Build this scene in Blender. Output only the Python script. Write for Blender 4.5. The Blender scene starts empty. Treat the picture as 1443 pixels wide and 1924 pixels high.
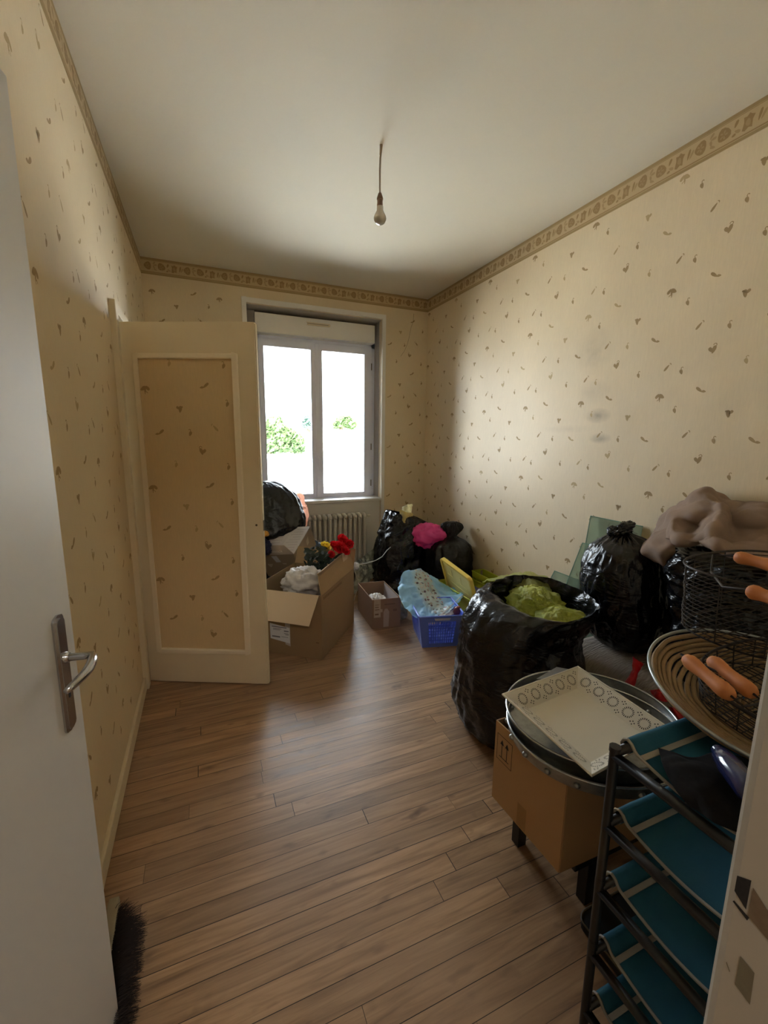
import bpy, bmesh, math, random
from mathutils import Vector, Matrix, noise
PI = math.pi
C = bpy.context.scene.collection
SC = bpy.context.scene

# ------------------------------------------------------------------ camera
CAM = Vector((0.3875, -4.3291, 1.4491))
ROWS = [Vector((0.92331178, -0.38389, 0.0105)), Vector((0, 0, 0)), Vector((0, 0, 0))]
def _rows(yaw, pitch, roll):
    cy, sy, cp, sp = math.cos(yaw), math.sin(yaw), math.cos(pitch), math.sin(pitch)
    f = Vector((sy*cp, cy*cp, -sp)); r = Vector((cy, -sy, 0)); u = r.cross(f)
    cr, sr = math.cos(roll), math.sin(roll)
    return cr*r + sr*u, -sr*r + cr*u, f
ROWS = _rows(0.3975927, 0.1707490, 0.0107483)
FPX = 808.15
cam_d = bpy.data.cameras.new('camera'); cam = bpy.data.objects.new('camera', cam_d); C.objects.link(cam)
cam_d.sensor_fit = 'VERTICAL'; cam_d.sensor_height = 36.0; cam_d.lens = FPX/1924*36; cam_d.clip_start = 0.02; cam_d.clip_end = 400
r_, u_, f_ = ROWS
cam.matrix_world = Matrix(((r_.x, u_.x, -f_.x, CAM.x), (r_.y, u_.y, -f_.y, CAM.y), (r_.z, u_.z, -f_.z, CAM.z), (0, 0, 0, 1)))
SC.camera = cam
def at(x, y, X=None, Y=None, Z=None):
    """the point of the place seen at pixel x, y that lies on the plane X=, Y= or Z="""
    d = r_*((x-721.5)/FPX) + u_*((962-y)/FPX) + f_
    if X is not None: t = (X-CAM.x)/d.x
    elif Y is not None: t = (Y-CAM.y)/d.y
    else: t = (Z-CAM.z)/d.z
    return CAM + d*t

# ------------------------------------------------------------------ light, sky, exposure
SC.view_settings.view_transform = 'Standard'; SC.view_settings.look = 'None'
SC.view_settings.exposure = 2.3; SC.view_settings.gamma = 1; SC.view_settings.use_curve_mapping = False
w = bpy.data.worlds.new('sky'); SC.world = w; w.use_nodes = True
bg = w.node_tree.nodes['Background']; bg.inputs[0].default_value = (0.84, 0.915, 1.0, 1); bg.inputs[1].default_value = 4.0
sd = bpy.data.lights.new('sun', 'SUN'); sd.energy = 14; sd.angle = math.radians(0.6); sd.color = (1, .96, .88)
sun = bpy.data.objects.new('sun', sd); C.objects.link(sun); sun.rotation_euler = (math.radians(42), 0, math.radians(-18))
pd = bpy.data.lights.new('window_portal', 'AREA'); pd.shape = 'RECTANGLE'; pd.size = 1.3; pd.size_y = 1.7
pd.cycles.is_portal = True
po = bpy.data.objects.new('window_portal', pd); C.objects.link(po); po.location = (1.5, 0.42, 1.62); po.rotation_euler = (-PI/2, 0, 0)
hd = bpy.data.lights.new('hall_lamp', 'AREA'); hd.shape = 'SQUARE'; hd.size = 0.5; hd.energy = 3.4; hd.color = (1, .98, .95)
hl = bpy.data.objects.new('hall_lamp', hd); C.objects.link(hl); hl.location = (0.3, -5.3, 2.45)
SC.cycles.max_bounces = 14; SC.cycles.diffuse_bounces = 8; SC.cycles.transparent_max_bounces = 24
SC.cycles.sample_clamp_indirect = 20.0; SC.cycles.caustics_reflective = False; SC.cycles.caustics_refractive = False
SC.cycles.use_denoising = True

# ------------------------------------------------------------------ materials
def lin(c):
    return tuple((v/12.92 if v <= .04045 else ((v+.055)/1.055)**2.4) for v in c)
def hexc(r, g, b): return lin((r/255, g/255, b/255)) + (1,)
MATS = {}
def mat(name, col, rough=.6, metal=0, spec=.5, bump=0, bscale=40, bdist=.002, var=0, vscale=8, stretch=(1, 1, 1), alpha=1, coat=0, trans=0):
    if name in MATS: return MATS[name]
    m = bpy.data.materials.new(name); m.use_nodes = True; nt = m.node_tree; N = nt.nodes; L = nt.links
    b = N['Principled BSDF']; b.inputs['Base Color'].default_value = hexc(*col)
    b.inputs['Roughness'].default_value = rough; b.inputs['Metallic'].default_value = metal
    b.inputs['Specular IOR Level'].default_value = spec; b.inputs['Coat Weight'].default_value = coat
    b.inputs['Alpha'].default_value = alpha
    tc = N.new('ShaderNodeTexCoord'); mp = N.new('ShaderNodeMapping'); mp.inputs['Scale'].default_value = stretch
    L.new(tc.outputs['Object'], mp.inputs[0])
    if var:
        n = N.new('ShaderNodeTexNoise'); n.inputs['Scale'].default_value = vscale; n.inputs['Detail'].default_value = 5
        L.new(mp.outputs[0], n.inputs['Vector'])
        mx = N.new('ShaderNodeMix'); mx.data_type = 'RGBA'
        c = hexc(*col); mx.inputs[6].default_value = tuple(v*(1-var) for v in c[:3])+(1,); mx.inputs[7].default_value = tuple(min(1, v*(1+var)) for v in c[:3])+(1,)
        L.new(n.outputs[0], mx.inputs[0]); L.new(mx.outputs[2], b.inputs['Base Color'])
    if bump:
        n2 = N.new('ShaderNodeTexNoise'); n2.inputs['Scale'].default_value = bscale; n2.inputs['Detail'].default_value = 4
        L.new(mp.outputs[0], n2.inputs['Vector'])
        bp = N.new('ShaderNodeBump'); bp.inputs['Strength'].default_value = bump; bp.inputs['Distance'].default_value = bdist
        L.new(n2.outputs[0], bp.inputs['Height']); L.new(bp.outputs[0], b.inputs['Normal'])
    if trans:
        tr = N.new('ShaderNodeBsdfTranslucent'); tr.inputs[0].default_value = hexc(*col)
        ms = N.new('ShaderNodeMixShader'); ms.inputs[0].default_value = trans
        L.new(b.outputs[0], ms.inputs[1]); L.new(tr.outputs[0], ms.inputs[2]); L.new(ms.outputs[0], N['Material Output'].inputs[0])
    MATS[name] = m; return m

def film(name, col, opacity, rough=.2, trans=.4, bump=.5, bscale=25):
    """thin plastic film: part see-through, part glossy colour"""
    if name in MATS: return MATS[name]
    m = mat(name, col, rough, bump=bump, bscale=bscale, bdist=.006, trans=trans)
    nt = m.node_tree; N = nt.nodes; L = nt.links; out = N['Material Output']
    src = out.inputs[0].links[0].from_socket
    t = N.new('ShaderNodeBsdfTransparent'); c = hexc(*col); t.inputs[0].default_value = tuple(.35+.65*v for v in c[:3])+(1,)
    ms = N.new('ShaderNodeMixShader'); ms.inputs[0].default_value = opacity
    L.new(t.outputs[0], ms.inputs[1]); L.new(src, ms.inputs[2]); L.new(ms.outputs[0], out.inputs[0])
    return m

def glass(name, tint, gloss=.06):
    m = bpy.data.materials.new(name); m.use_nodes = True; nt = m.node_tree; N = nt.nodes; L = nt.links
    N.remove(N['Principled BSDF'])
    t = N.new('ShaderNodeBsdfTransparent'); t.inputs[0].default_value = tint
    g = N.new('ShaderNodeBsdfGlossy'); g.inputs['Roughness'].default_value = .02
    lw = N.new('ShaderNodeFresnel'); lw.inputs[0].default_value = 1.45
    ms = N.new('ShaderNodeMixShader'); L.new(lw.outputs[0], ms.inputs[0]); L.new(t.outputs[0], ms.inputs[1]); L.new(g.outputs[0], ms.inputs[2])
    L.new(ms.outputs[0], N['Material Output'].inputs[0]); return m

def bag_mat(name, col=(9, 10, 14), rough=.26):
    if name in MATS: return MATS[name]
    m = bpy.data.materials.new(name); m.use_nodes = True; nt = m.node_tree; N = nt.nodes; L = nt.links
    b = N['Principled BSDF']; b.inputs['Base Color'].default_value = hexc(*col); b.inputs['Roughness'].default_value = rough
    tc = N.new('ShaderNodeTexCoord')
    def ridge(scale, sx, dist):
        mp = N.new('ShaderNodeMapping'); mp.inputs['Scale'].default_value = sx; L.new(tc.outputs['Object'], mp.inputs[0])
        n = N.new('ShaderNodeTexNoise'); n.inputs['Scale'].default_value = scale; n.inputs['Detail'].default_value = 3; n.inputs['Distortion'].default_value = dist
        L.new(mp.outputs[0], n.inputs['Vector'])
        a = N.new('ShaderNodeMath'); a.operation = 'SUBTRACT'; a.inputs[1].default_value = .5; L.new(n.outputs[0], a.inputs[0])
        c = N.new('ShaderNodeMath'); c.operation = 'ABSOLUTE'; L.new(a.outputs[0], c.inputs[0]); return c.outputs[0]
    r1 = ridge(4.5, (1, 1, 2.4), 1.4); r2 = ridge(13, (1, 1, 1.8), .8)
    ad = N.new('ShaderNodeMath'); ad.operation = 'MULTIPLY_ADD'; ad.inputs[1].default_value = .35
    L.new(r2, ad.inputs[0]); L.new(r1, ad.inputs[2])
    bp = N.new('ShaderNodeBump'); bp.inputs['Strength'].default_value = .7; bp.inputs['Distance'].default_value = .018
    L.new(ad.outputs[0], bp.inputs['Height']); L.new(bp.outputs[0], b.inputs['Normal'])
    MATS[name] = m; return m

def wallpaper_mat(name, stain=False, base=(226, 209, 178)):
    m = bpy.data.materials.new(name); m.use_nodes = True; nt = m.node_tree; N = nt.nodes; L = nt.links
    b = N['Principled BSDF']; b.inputs['Roughness'].default_value = .5; b.inputs['Specular IOR Level'].default_value = .5
    tc = N.new('ShaderNodeTexCoord')
    mp = N.new('ShaderNodeMapping'); mp.inputs['Scale'].default_value = (60, 60, 7); L.new(tc.outputs['Object'], mp.inputs[0])
    n = N.new('ShaderNodeTexNoise'); n.inputs['Scale'].default_value = 3; n.inputs['Detail'].default_value = 6; L.new(mp.outputs[0], n.inputs['Vector'])
    n2 = N.new('ShaderNodeTexNoise'); n2.inputs['Scale'].default_value = 1.7; n2.inputs['Detail'].default_value = 3; L.new(tc.outputs['Object'], n2.inputs['Vector'])
    c = hexc(*base)
    mx = N.new('ShaderNodeMix'); mx.data_type = 'RGBA'; mx.inputs[6].default_value = tuple(v*.92 for v in c[:3])+(1,); mx.inputs[7].default_value = tuple(v*1.06 for v in c[:3])+(1,)
    L.new(n.outputs[0], mx.inputs[0])
    m2 = N.new('ShaderNodeMix'); m2.data_type = 'RGBA'; m2.blend_type = 'MULTIPLY'; m2.inputs[0].default_value = 1
    cr = N.new('ShaderNodeValToRGB'); cr.color_ramp.elements[0].position = .3; cr.color_ramp.elements[0].color = (.93, .92, .90, 1); cr.color_ramp.elements[1].position = .7; cr.color_ramp.elements[1].color = (1, 1, 1, 1)
    L.new(n2.outputs[0], cr.inputs[0]); L.new(mx.outputs[2], m2.inputs[6]); L.new(cr.outputs[0], m2.inputs[7])
    src = m2.outputs[2]
    if stain:
        for (cy, cz, sy, sz, k) in ((-2.30, 1.60, .10, .05, .55), (-2.33, 1.46, .09, .035, .5), (-2.22, 2.0, .16, .16, .2), (-2.25, 1.75, .14, .08, .15), (-2.05, 1.52, .25, .03, .12), (-1.1, .2, .5, .35, .3)):
            mp2 = N.new('ShaderNodeMapping'); mp2.inputs['Location'].default_value = (0, -cy/sy, -cz/sz); mp2.inputs['Scale'].default_value = (0, 1/sy, 1/sz)
            L.new(tc.outputs['Object'], mp2.inputs[0])
            g = N.new('ShaderNodeTexGradient'); g.gradient_type = 'SPHERICAL'; L.new(mp2.outputs[0], g.inputs[0])
            n3 = N.new('ShaderNodeTexNoise'); n3.inputs['Scale'].default_value = 22; n3.inputs['Detail'].default_value = 4; L.new(tc.outputs['Object'], n3.inputs['Vector'])
            mu = N.new('ShaderNodeMath'); mu.operation = 'MULTIPLY'; L.new(g.outputs[1], mu.inputs[0]); L.new(n3.outputs[0], mu.inputs[1])
            mk = N.new('ShaderNodeMath'); mk.operation = 'MULTIPLY'; mk.inputs[1].default_value = k*1.9; mk.use_clamp = True; L.new(mu.outputs[0], mk.inputs[0])
            m3 = N.new('ShaderNodeMix'); m3.data_type = 'RGBA'; m3.inputs[7].default_value = hexc(110, 98, 78)
            L.new(mk.outputs[0], m3.inputs[0]); L.new(src, m3.inputs[6]); src = m3.outputs[2]
    L.new(src, b.inputs['Base Color'])
    bp = N.new('ShaderNodeBump'); bp.inputs['Strength'].default_value = .25; bp.inputs['Distance'].default_value = .002
    n4 = N.new('ShaderNodeTexNoise'); n4.inputs['Scale'].default_value = 160; L.new(tc.outputs['Object'], n4.inputs['Vector']); L.new(n4.outputs[0], bp.inputs['Height'])
    n5 = N.new('ShaderNodeTexNoise'); n5.inputs['Scale'].default_value = 2.5; n5.inputs['Detail'].default_value = 2; L.new(tc.outputs['Object'], n5.inputs['Vector'])
    bp2 = N.new('ShaderNodeBump'); bp2.inputs['Strength'].default_value = .5; bp2.inputs['Distance'].default_value = .012
    L.new(n5.outputs[0], bp2.inputs['Height']); L.new(bp.outputs[0], bp2.inputs['Normal']); L.new(bp2.outputs[0], b.inputs['Normal'])
    return m

def floor_mat():
    m = bpy.data.materials.new('floor_boards'); m.use_nodes = True; nt = m.node_tree; N = nt.nodes; L = nt.links
    b = N['Principled BSDF']
    tc = N.new('ShaderNodeTexCoord'); sp = N.new('ShaderNodeSeparateXYZ'); L.new(tc.outputs['Object'], sp.inputs[0])
    def M(op, a, bb=None, c=None, clamp=False):
        n = N.new('ShaderNodeMath'); n.operation = op; n.use_clamp = clamp
        for i, v in enumerate((a, bb, c)):
            if v is None: continue
            if isinstance(v, (int, float)): n.inputs[i].default_value = v
            else: L.new(v, n.inputs[i])
        return n.outputs[0]
    WD = .070
    u = M('DIVIDE', sp.outputs[1], WD); row = M('FLOOR', u); fu = M('FRACT', u)
    wn = N.new('ShaderNodeTexWhiteNoise'); wn.noise_dimensions = '1D'; L.new(row, wn.inputs['W'])
    ln = M('MULTIPLY_ADD', wn.outputs[0], .7, .8)
    xo = M('ADD', sp.outputs[0], M('MULTIPLY', wn.outputs[0], 37.7)); v = M('DIVIDE', xo, ln); col = M('FLOOR', v); fv = M('FRACT', v)
    wn2 = N.new('ShaderNodeTexWhiteNoise'); wn2.noise_dimensions = '2D'
    cb = N.new('ShaderNodeCombineXYZ'); L.new(row, cb.inputs[0]); L.new(col, cb.inputs[1]); L.new(cb.outputs[0], wn2.inputs['Vector'])
    # distance to plank edges in metres
    du = M('MULTIPLY', M('MINIMUM', fu, M('SUBTRACT', 1, fu)), WD); dv = M('MULTIPLY', M('MINIMUM', fv, M('SUBTRACT', 1, fv)), ln)
    wn3 = N.new('ShaderNodeTexWhiteNoise'); wn3.noise_dimensions = '1D'; L.new(M('ADD', row, .5), wn3.inputs['W'])
    gapw = M('MULTIPLY_ADD', wn3.outputs[0], .0011, .0003)
    gap = M('LESS_THAN', M('MINIMUM', du, M('MULTIPLY', dv, .9)), gapw)
    # grain
    cg = N.new('ShaderNodeCombineXYZ'); L.new(M('MULTIPLY', sp.outputs[0], 1.6), cg.inputs[0]); L.new(M('MULTIPLY', sp.outputs[1], 22), cg.inputs[1]); L.new(M('MULTIPLY', wn2.outputs[0], 30), cg.inputs[2])
    g = N.new('ShaderNodeTexNoise'); g.inputs['Scale'].default_value = 2.2; g.inputs['Detail'].default_value = 7; g.inputs['Roughness'].default_value = .6; g.inputs['Distortion'].default_value = .6; L.new(cg.outputs[0], g.inputs['Vector'])
    cr = N.new('ShaderNodeValToRGB'); e = cr.color_ramp.elements
    e[0].position = .25; e[0].color = hexc(112, 80, 50); e[1].position = .8; e[1].color = hexc(186, 146, 100)
    k = e.new(.5); k.color = hexc(156, 118, 77)
    L.new(g.outputs[0], cr.inputs[0])
    # per-board tone
    hv = N.new('ShaderNodeHueSaturation'); L.new(cr.outputs[0], hv.inputs['Color']); L.new(M('MULTIPLY_ADD', wn2.outputs[0], .42, .80), hv.inputs['Value']); hv.inputs['Saturation'].default_value = .88
    # knots
    ck = N.new('ShaderNodeCombineXYZ'); L.new(M('MULTIPLY', sp.outputs[0], 5), ck.inputs[0]); L.new(M('MULTIPLY', sp.outputs[1], 10), ck.inputs[1]); L.new(M('MULTIPLY', wn2.outputs[0], 9), ck.inputs[2])
    kv = N.new('ShaderNodeTexNoise'); kv.inputs['Scale'].default_value = 1.6; kv.inputs['Detail'].default_value = 2; L.new(ck.outputs[0], kv.inputs['Vector'])
    kn = M('MULTIPLY', M('SUBTRACT', kv.outputs[0], .64), 7, clamp=True)
    mk = N.new('ShaderNodeMix'); mk.data_type = 'RGBA'; mk.inputs[7].default_value = hexc(84, 58, 40); L.new(M('MULTIPLY', kn, .9), mk.inputs[0]); L.new(hv.outputs[0], mk.inputs[6])
    # worn grey traffic patches
    n6 = N.new('ShaderNodeTexNoise'); n6.inputs['Scale'].default_value = 1.4; n6.inputs['Detail'].default_value = 5; L.new(tc.outputs['Object'], n6.inputs['Vector'])
    mw = N.new('ShaderNodeMix'); mw.data_type = 'RGBA'; mw.inputs[7].default_value = hexc(150, 124, 102); L.new(M('MULTIPLY', M('SUBTRACT', n6.outputs[0], .38), 1.6, clamp=True), mw.inputs[0]); L.new(mk.outputs[2], mw.inputs[6])
    mg = N.new('ShaderNodeMix'); mg.data_type = 'RGBA'; mg.inputs[7].default_value = hexc(38, 26, 18); L.new(gap, mg.inputs[0]); L.new(mw.outputs[2], mg.inputs[6])
    L.new(mg.outputs[2], b.inputs['Base Color'])
    L.new(M('MULTIPLY_ADD', g.outputs[0], .22, .27), b.inputs['Roughness'])
    b.inputs['Specular IOR Level'].default_value = .45
    hgt = M('SUBTRACT', M('ADD', M('MULTIPLY', g.outputs[0], .12), M('MULTIPLY', wn2.outputs[0], .25)), M('MULTIPLY', gap, 1.0))
    bp = N.new('ShaderNodeBump'); bp.inputs['Strength'].default_value = .5; bp.inputs['Distance'].default_value = .003; L.new(hgt, bp.inputs['Height']); L.new(bp.outputs[0], b.inputs['Normal'])
    return m

M_WALL = wallpaper_mat('wallpaper'); M_WALLR = wallpaper_mat('wallpaper_worn', stain=True); M_PANELP = wallpaper_mat('wallpaper_panel', base=(216, 192, 152))
M_MOTIF = mat('butterfly_print', (164, 138, 98), .7); M_MOTIF2 = mat('butterfly_print_pale', (184, 160, 118), .7)
M_CEIL = mat('ceiling_paint', (222, 216, 200), .75, var=.02, vscale=2, bump=.15, bscale=90)
M_FLOOR = floor_mat()
M_WHITE = mat('white_paint', (230, 227, 222), .42, var=.03, vscale=3, bump=.08, bscale=60)
M_DOORW = mat('door_paint', (206, 203, 198), .5, var=.02, vscale=2, bump=.1, bscale=120)
M_CREAM = mat('cream_paint', (222, 208, 180), .5, var=.03)
M_PVC = mat('window_plastic', (228, 232, 250), .35)
M_REVEAL = mat('reveal_plaster', (184, 177, 170), .8, var=.05, vscale=12)
M_BORDER = mat('border_paper', (196, 174, 134), .7, var=.04, vscale=20)
M_BORD2 = mat('border_leaf_dark', (158, 131, 88), .7); M_BORD3 = mat('border_leaf_mid', (174, 149, 108), .7); M_BORD4 = mat('border_band', (166, 143, 100), .7)
M_BLACKBAG = bag_mat('black_bag_plastic'); M_BLACKBAG2 = bag_mat('matt_black_bag_plastic', (9, 9, 11), .42)
M_CARD = mat('brown_cardboard', (166, 138, 102), .85, var=.06, vscale=5, bump=.1, bscale=50)
M_CARD2 = mat('kraft_cardboard', (150, 124, 92), .85, var=.06, vscale=6, bump=.1, bscale=50)
M_CARDP = mat('pale_cardboard', (196, 174, 148), .85, var=.05, vscale=5)
M_CARDG = mat('grey_brown_cardboard', (150, 132, 112), .8, var=.05, vscale=5)
M_TAPE = mat('clear_tape', (196, 184, 168), .25, var=.1, vscale=30)
M_PAPER = mat('white_label', (226, 226, 230), .6)
M_INK = mat('black_ink', (30, 28, 26), .7)
M_CHROME = mat('chrome', (190, 190, 192), .16, metal=1)
M_STEEL = mat('galvanised_steel', (150, 152, 150), .34, metal=.85, var=.35, vscale=55, bump=.25, bscale=70)
M_BLACKM = mat('black_metal', (22, 22, 23), .38, var=.2, vscale=30)
M_WIRE = mat('rusty_wire', (58, 52, 48), .55, metal=.5, var=.5, vscale=60)

# ------------------------------------------------------------------ mesh helpers
class B:
    def __init__(s): s.bm = bmesh.new(); s.mi = 0
    def face(s, vs):
        try: f = s.bm.faces.new(vs); f.material_index = s.mi; return f
        except ValueError: return None
    def v(s, p): return s.bm.verts.new(p)
    def poly(s, pts): return s.face([s.v(p) for p in pts])
    def box(s, lo, hi, M=None):
        ps = [Vector((x, y, z)) for x in (lo[0], hi[0]) for y in (lo[1], hi[1]) for z in (lo[2], hi[2])]
        if M is not None: ps = [M @ p for p in ps]
        v = [s.v(p) for p in ps]
        for q in ((0, 1, 3, 2), (4, 6, 7, 5), (0, 4, 5, 1), (2, 3, 7, 6), (0, 2, 6, 4), (1, 5, 7, 3)): s.face([v[i] for i in q])
        return s
    def prism(s, pts, off):
        a = [s.v(p) for p in pts]; b = [s.v(Vector(p)+Vector(off)) for p in pts]; n = len(a)
        s.face(a[::-1]); s.face(b)
        for i in range(n): s.face([a[i], a[(i+1) % n], b[(i+1) % n], b[i]])
        return s
    def slab(s, pts, th):
        p = [Vector(q) for q in pts]; n = (p[1]-p[0]).cross(p[-1]-p[0]).normalized()*th
        return s.prism([q-n/2 for q in p], n)
    def grid(s, P, closed_u=False, closed_v=False):
        V = [[s.v(p) for p in row] for row in P]; R = len(V); K = len(V[0])
        for i in range(R if closed_v else R-1):
            for j in range(K if closed_u else K-1):
                s.face([V[i][j], V[i][(j+1) % K], V[(i+1) % R][(j+1) % K], V[(i+1) % R][j]])
        return V
    def tube(s, path, r, seg=8, closed=False, cap=True):
        P = [Vector(p) for p in path]; n = len(P); rows = []
        t0 = (P[1]-P[0]).normalized(); up = Vector((0, 0, 1)) if abs(t0.z) < .9 else Vector((1, 0, 0))
        nrm = (up - t0*up.dot(t0)).normalized()
        for i in range(n):
            if closed: t = (P[(i+1) % n]-P[i-1])
            else: t = P[min(i+1, n-1)]-P[max(i-1, 0)]
            if t.length < 1e-9: t = t0
            t = t.normalized(); nrm = (nrm - t*nrm.dot(t))
            if nrm.length < 1e-6: nrm = t.orthogonal()
            nrm = nrm.normalized(); bn = t.cross(nrm)
            rr = r[i] if isinstance(r, (list, tuple)) else r
            rows.append([P[i]+(nrm*math.cos(a)+bn*math.sin(a))*rr for a in [2*PI*k/seg for k in range(seg)]])
        V = s.grid(rows, closed_u=True, closed_v=closed)
        if cap and not closed: s.face(V[0][::-1]); s.face(V[-1])
        return s
    def lathe(s, prof, c=(0, 0, 0), seg=24, M=None, cap=True):
        rows = []
        for (r, z) in prof:
            row = [Vector((c[0]+r*math.cos(2*PI*k/seg), c[1]+r*math.sin(2*PI*k/seg), c[2]+z)) for k in range(seg)]
            if M is not None: row = [M @ p for p in row]
            rows.append(row)
        V = s.grid(rows, closed_u=True)
        if cap:
            if prof[0][0] > 1e-4: s.face(V[0][::-1])
            if prof[-1][0] > 1e-4: s.face(V[-1])
        return s
    def done(s, name, mats, parent=None, smooth=False, bevel=0, loc=None, solid=0, subd=0, angle=None):
        bmesh.ops.remove_doubles(s.bm, verts=s.bm.verts, dist=1e-5)
        bmesh.ops.recalc_face_normals(s.bm, faces=s.bm.faces)
        me = bpy.data.meshes.new(name)
        if not isinstance(mats, (list, tuple)): mats = [mats]
        for m in mats: me.materials.append(m)
        if loc is not None: bmesh.ops.translate(s.bm, verts=s.bm.verts, vec=-Vector(loc))
        s.bm.to_mesh(me); s.bm.free()
        if smooth:
            for p in me.polygons: p.use_smooth = True
        if smooth and angle is not None: me.set_sharp_from_angle(angle=math.radians(angle))
        o = bpy.data.objects.new(name, me); C.objects.link(o)
        if loc is not None: o.location = loc
        if solid: md = o.modifiers.new('thickness', 'SOLIDIFY'); md.thickness = solid; md.offset = 0
        if subd: md = o.modifiers.new('smooth', 'SUBSURF'); md.levels = subd; md.render_levels = subd
        if bevel: md = o.modifiers.new('bevel', 'BEVEL'); md.width = bevel; md.segments = 2; md.limit_method = 'ANGLE'; md.angle_limit = math.radians(40)
        if parent is not None:
            o.parent = parent; o.matrix_parent_inverse = Matrix.Translation(-WLOC.get(parent.name, Vector((0, 0, 0))))
        WLOC[o.name] = Vector(loc) if loc is not None else Vector((0, 0, 0))
        return o
WLOC = {}
def tag(o, label, cat, group=None, kind=None):
    o['label'] = label; o['category'] = cat
    if group: o['group'] = group
    if kind: o['kind'] = kind
    return o
def thing(name, loc, label, cat, group=None):
    o = bpy.data.objects.new(name, None); C.objects.link(o); o.location = loc; o.empty_display_size = .05; WLOC[o.name] = Vector(loc)
    return tag(o, label, cat, group)
def struct(o): o['kind'] = 'structure'; return o
def cat_rom(a, b, c, d, t):
    return .5*((2*b)+(c-a)*t+(2*a-5*b+4*c-d)*t*t+(3*b-a-3*c+d)*t**3)
def ctrl(arr, t):
    """Catmull-Rom through a list of Vectors/floats, t in 0..1"""
    n = len(arr)-1; x = min(t*n, n-1e-6); i = int(x); f = x-i
    g = lambda k: arr[max(0, min(n, k))]
    return cat_rom(g(i-1), g(i), g(i+1), g(i+2), f)
def rid(p, s=1.0, seed=0.0):
    q = Vector(p)*s + Vector((seed*7.3, seed*3.1, seed*5.7)); return 1-2*abs(noise.noise(q))
def patch(b, rows, nu=40, nv=40, amp=.01, sc=8, seed=1, fold=(1, 1, 1)):
    rows = [[Vector(p) for p in r] for r in rows]; P = []
    for i in range(nv+1):
        cur = [ctrl([rows[a][c] for a in range(len(rows))], i/nv) for c in range(len(rows[0]))]
        P.append([ctrl(cur, j/nu) for j in range(nu+1)])
    Q = []
    for i in range(nv+1):
        row = []
        for j in range(nu+1):
            du = P[i][min(j+1, nu)]-P[i][max(j-1, 0)]; dv = P[min(i+1, nv)][j]-P[max(i-1, 0)][j]
            n = du.cross(dv); n = n.normalized() if n.length > 1e-9 else Vector((0, 0, 1))
            p = P[i][j]; pp = Vector((p.x*fold[0], p.y*fold[1], p.z*fold[2]))
            row.append(p + n*amp*(rid(pp, sc, seed)-.5 + .45*(rid(pp, sc*2.3, seed+3)-.5)))
        Q.append(row)
    b.grid(Q); return b
def lump(b, c, r, amp=.15, sc=2.2, seed=1, nu=56, nv=36, pinch=0, M=None, flat=None):
    """crumpled closed body: a displaced ellipsoid"""
    P = []
    for i in range(nv+1):
        th = PI*i/nv; row = []
        for j in range(nu):
            ph = 2*PI*j/nu; d = Vector((math.sin(th)*math.cos(ph), math.sin(th)*math.sin(ph), math.cos(th)))
            k = 1 + amp*(rid(d, sc, seed)-.45) + amp*.5*(rid(d, sc*2.4, seed+5)-.45) + amp*.25*(rid(d, sc*5, seed+9)-.45)
            p = Vector((d.x*r[0], d.y*r[1], d.z*r[2]))*k
            if M is not None: p = M @ p
            p = p + Vector(c)
            if flat is not None and p.z < flat: p.z = flat + (p.z-flat)*.05
            row.append(p)
        P.append(row)
    b.grid(P, closed_u=True); return b
def bag_body(b, rings, nv=56, nu=110, amp=.012, seed=1, pleat=0, pleat_from=.7, pleats=26, hor=1.0, cap_bottom=True, cap_top=False, sq=2.3):
    """rings: (z, cx, cy, rx, ry, tiltx, tilty) bottom to top"""
    rings = [tuple(r)+(0,)*(7-len(r)) for r in rings]; P = []
    for i in range(nv+1):
        t = i/nv; z, cx, cy, rx, ry, tx, ty = [ctrl([r[k] for r in rings], t) for k in range(7)]
        row = []
        for j in range(nu):
            a = 2*PI*j/nu; ca, sa = math.cos(a), math.sin(a)
            k = (abs(ca)**sq+abs(sa)**sq)**(-1/sq)
            x = rx*k*ca; y = ry*k*sa
            q = Vector((ca*1.6, sa*1.6, z*4.2*hor+seed))
            dsp = amp*(rid(q, 1.1, seed)-.4) + amp*.6*(rid(q, 2.6, seed+2)-.4) + amp*.35*(rid(q, 6, seed+4)-.4)
            if pleat and t > pleat_from:
                s = min(1, (t-pleat_from)/(1-pleat_from)*1.6); ph = a*pleats/(1)+2.5*noise.noise(Vector((ca*2, sa*2, seed)))
                dsp += pleat*s*math.sin(ph)*(max(rx, ry) > .05) + pleat*.5*s*math.sin(ph*1.7+1)
            sc = 1 + dsp/max(.03, (abs(rx)+abs(ry))/2)
            row.append(Vector((cx+x*sc, cy+y*sc, z+tx*x+ty*y)))
        P.append(row)
    V = b.grid(P, closed_u=True)
    if cap_bottom: b.face(V[0][::-1])
    if cap_top: b.face(V[-1])
    return P

# ------------------------------------------------------------------ the room
RW = 2.686; RH = 2.9; NY = -4.15
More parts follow.
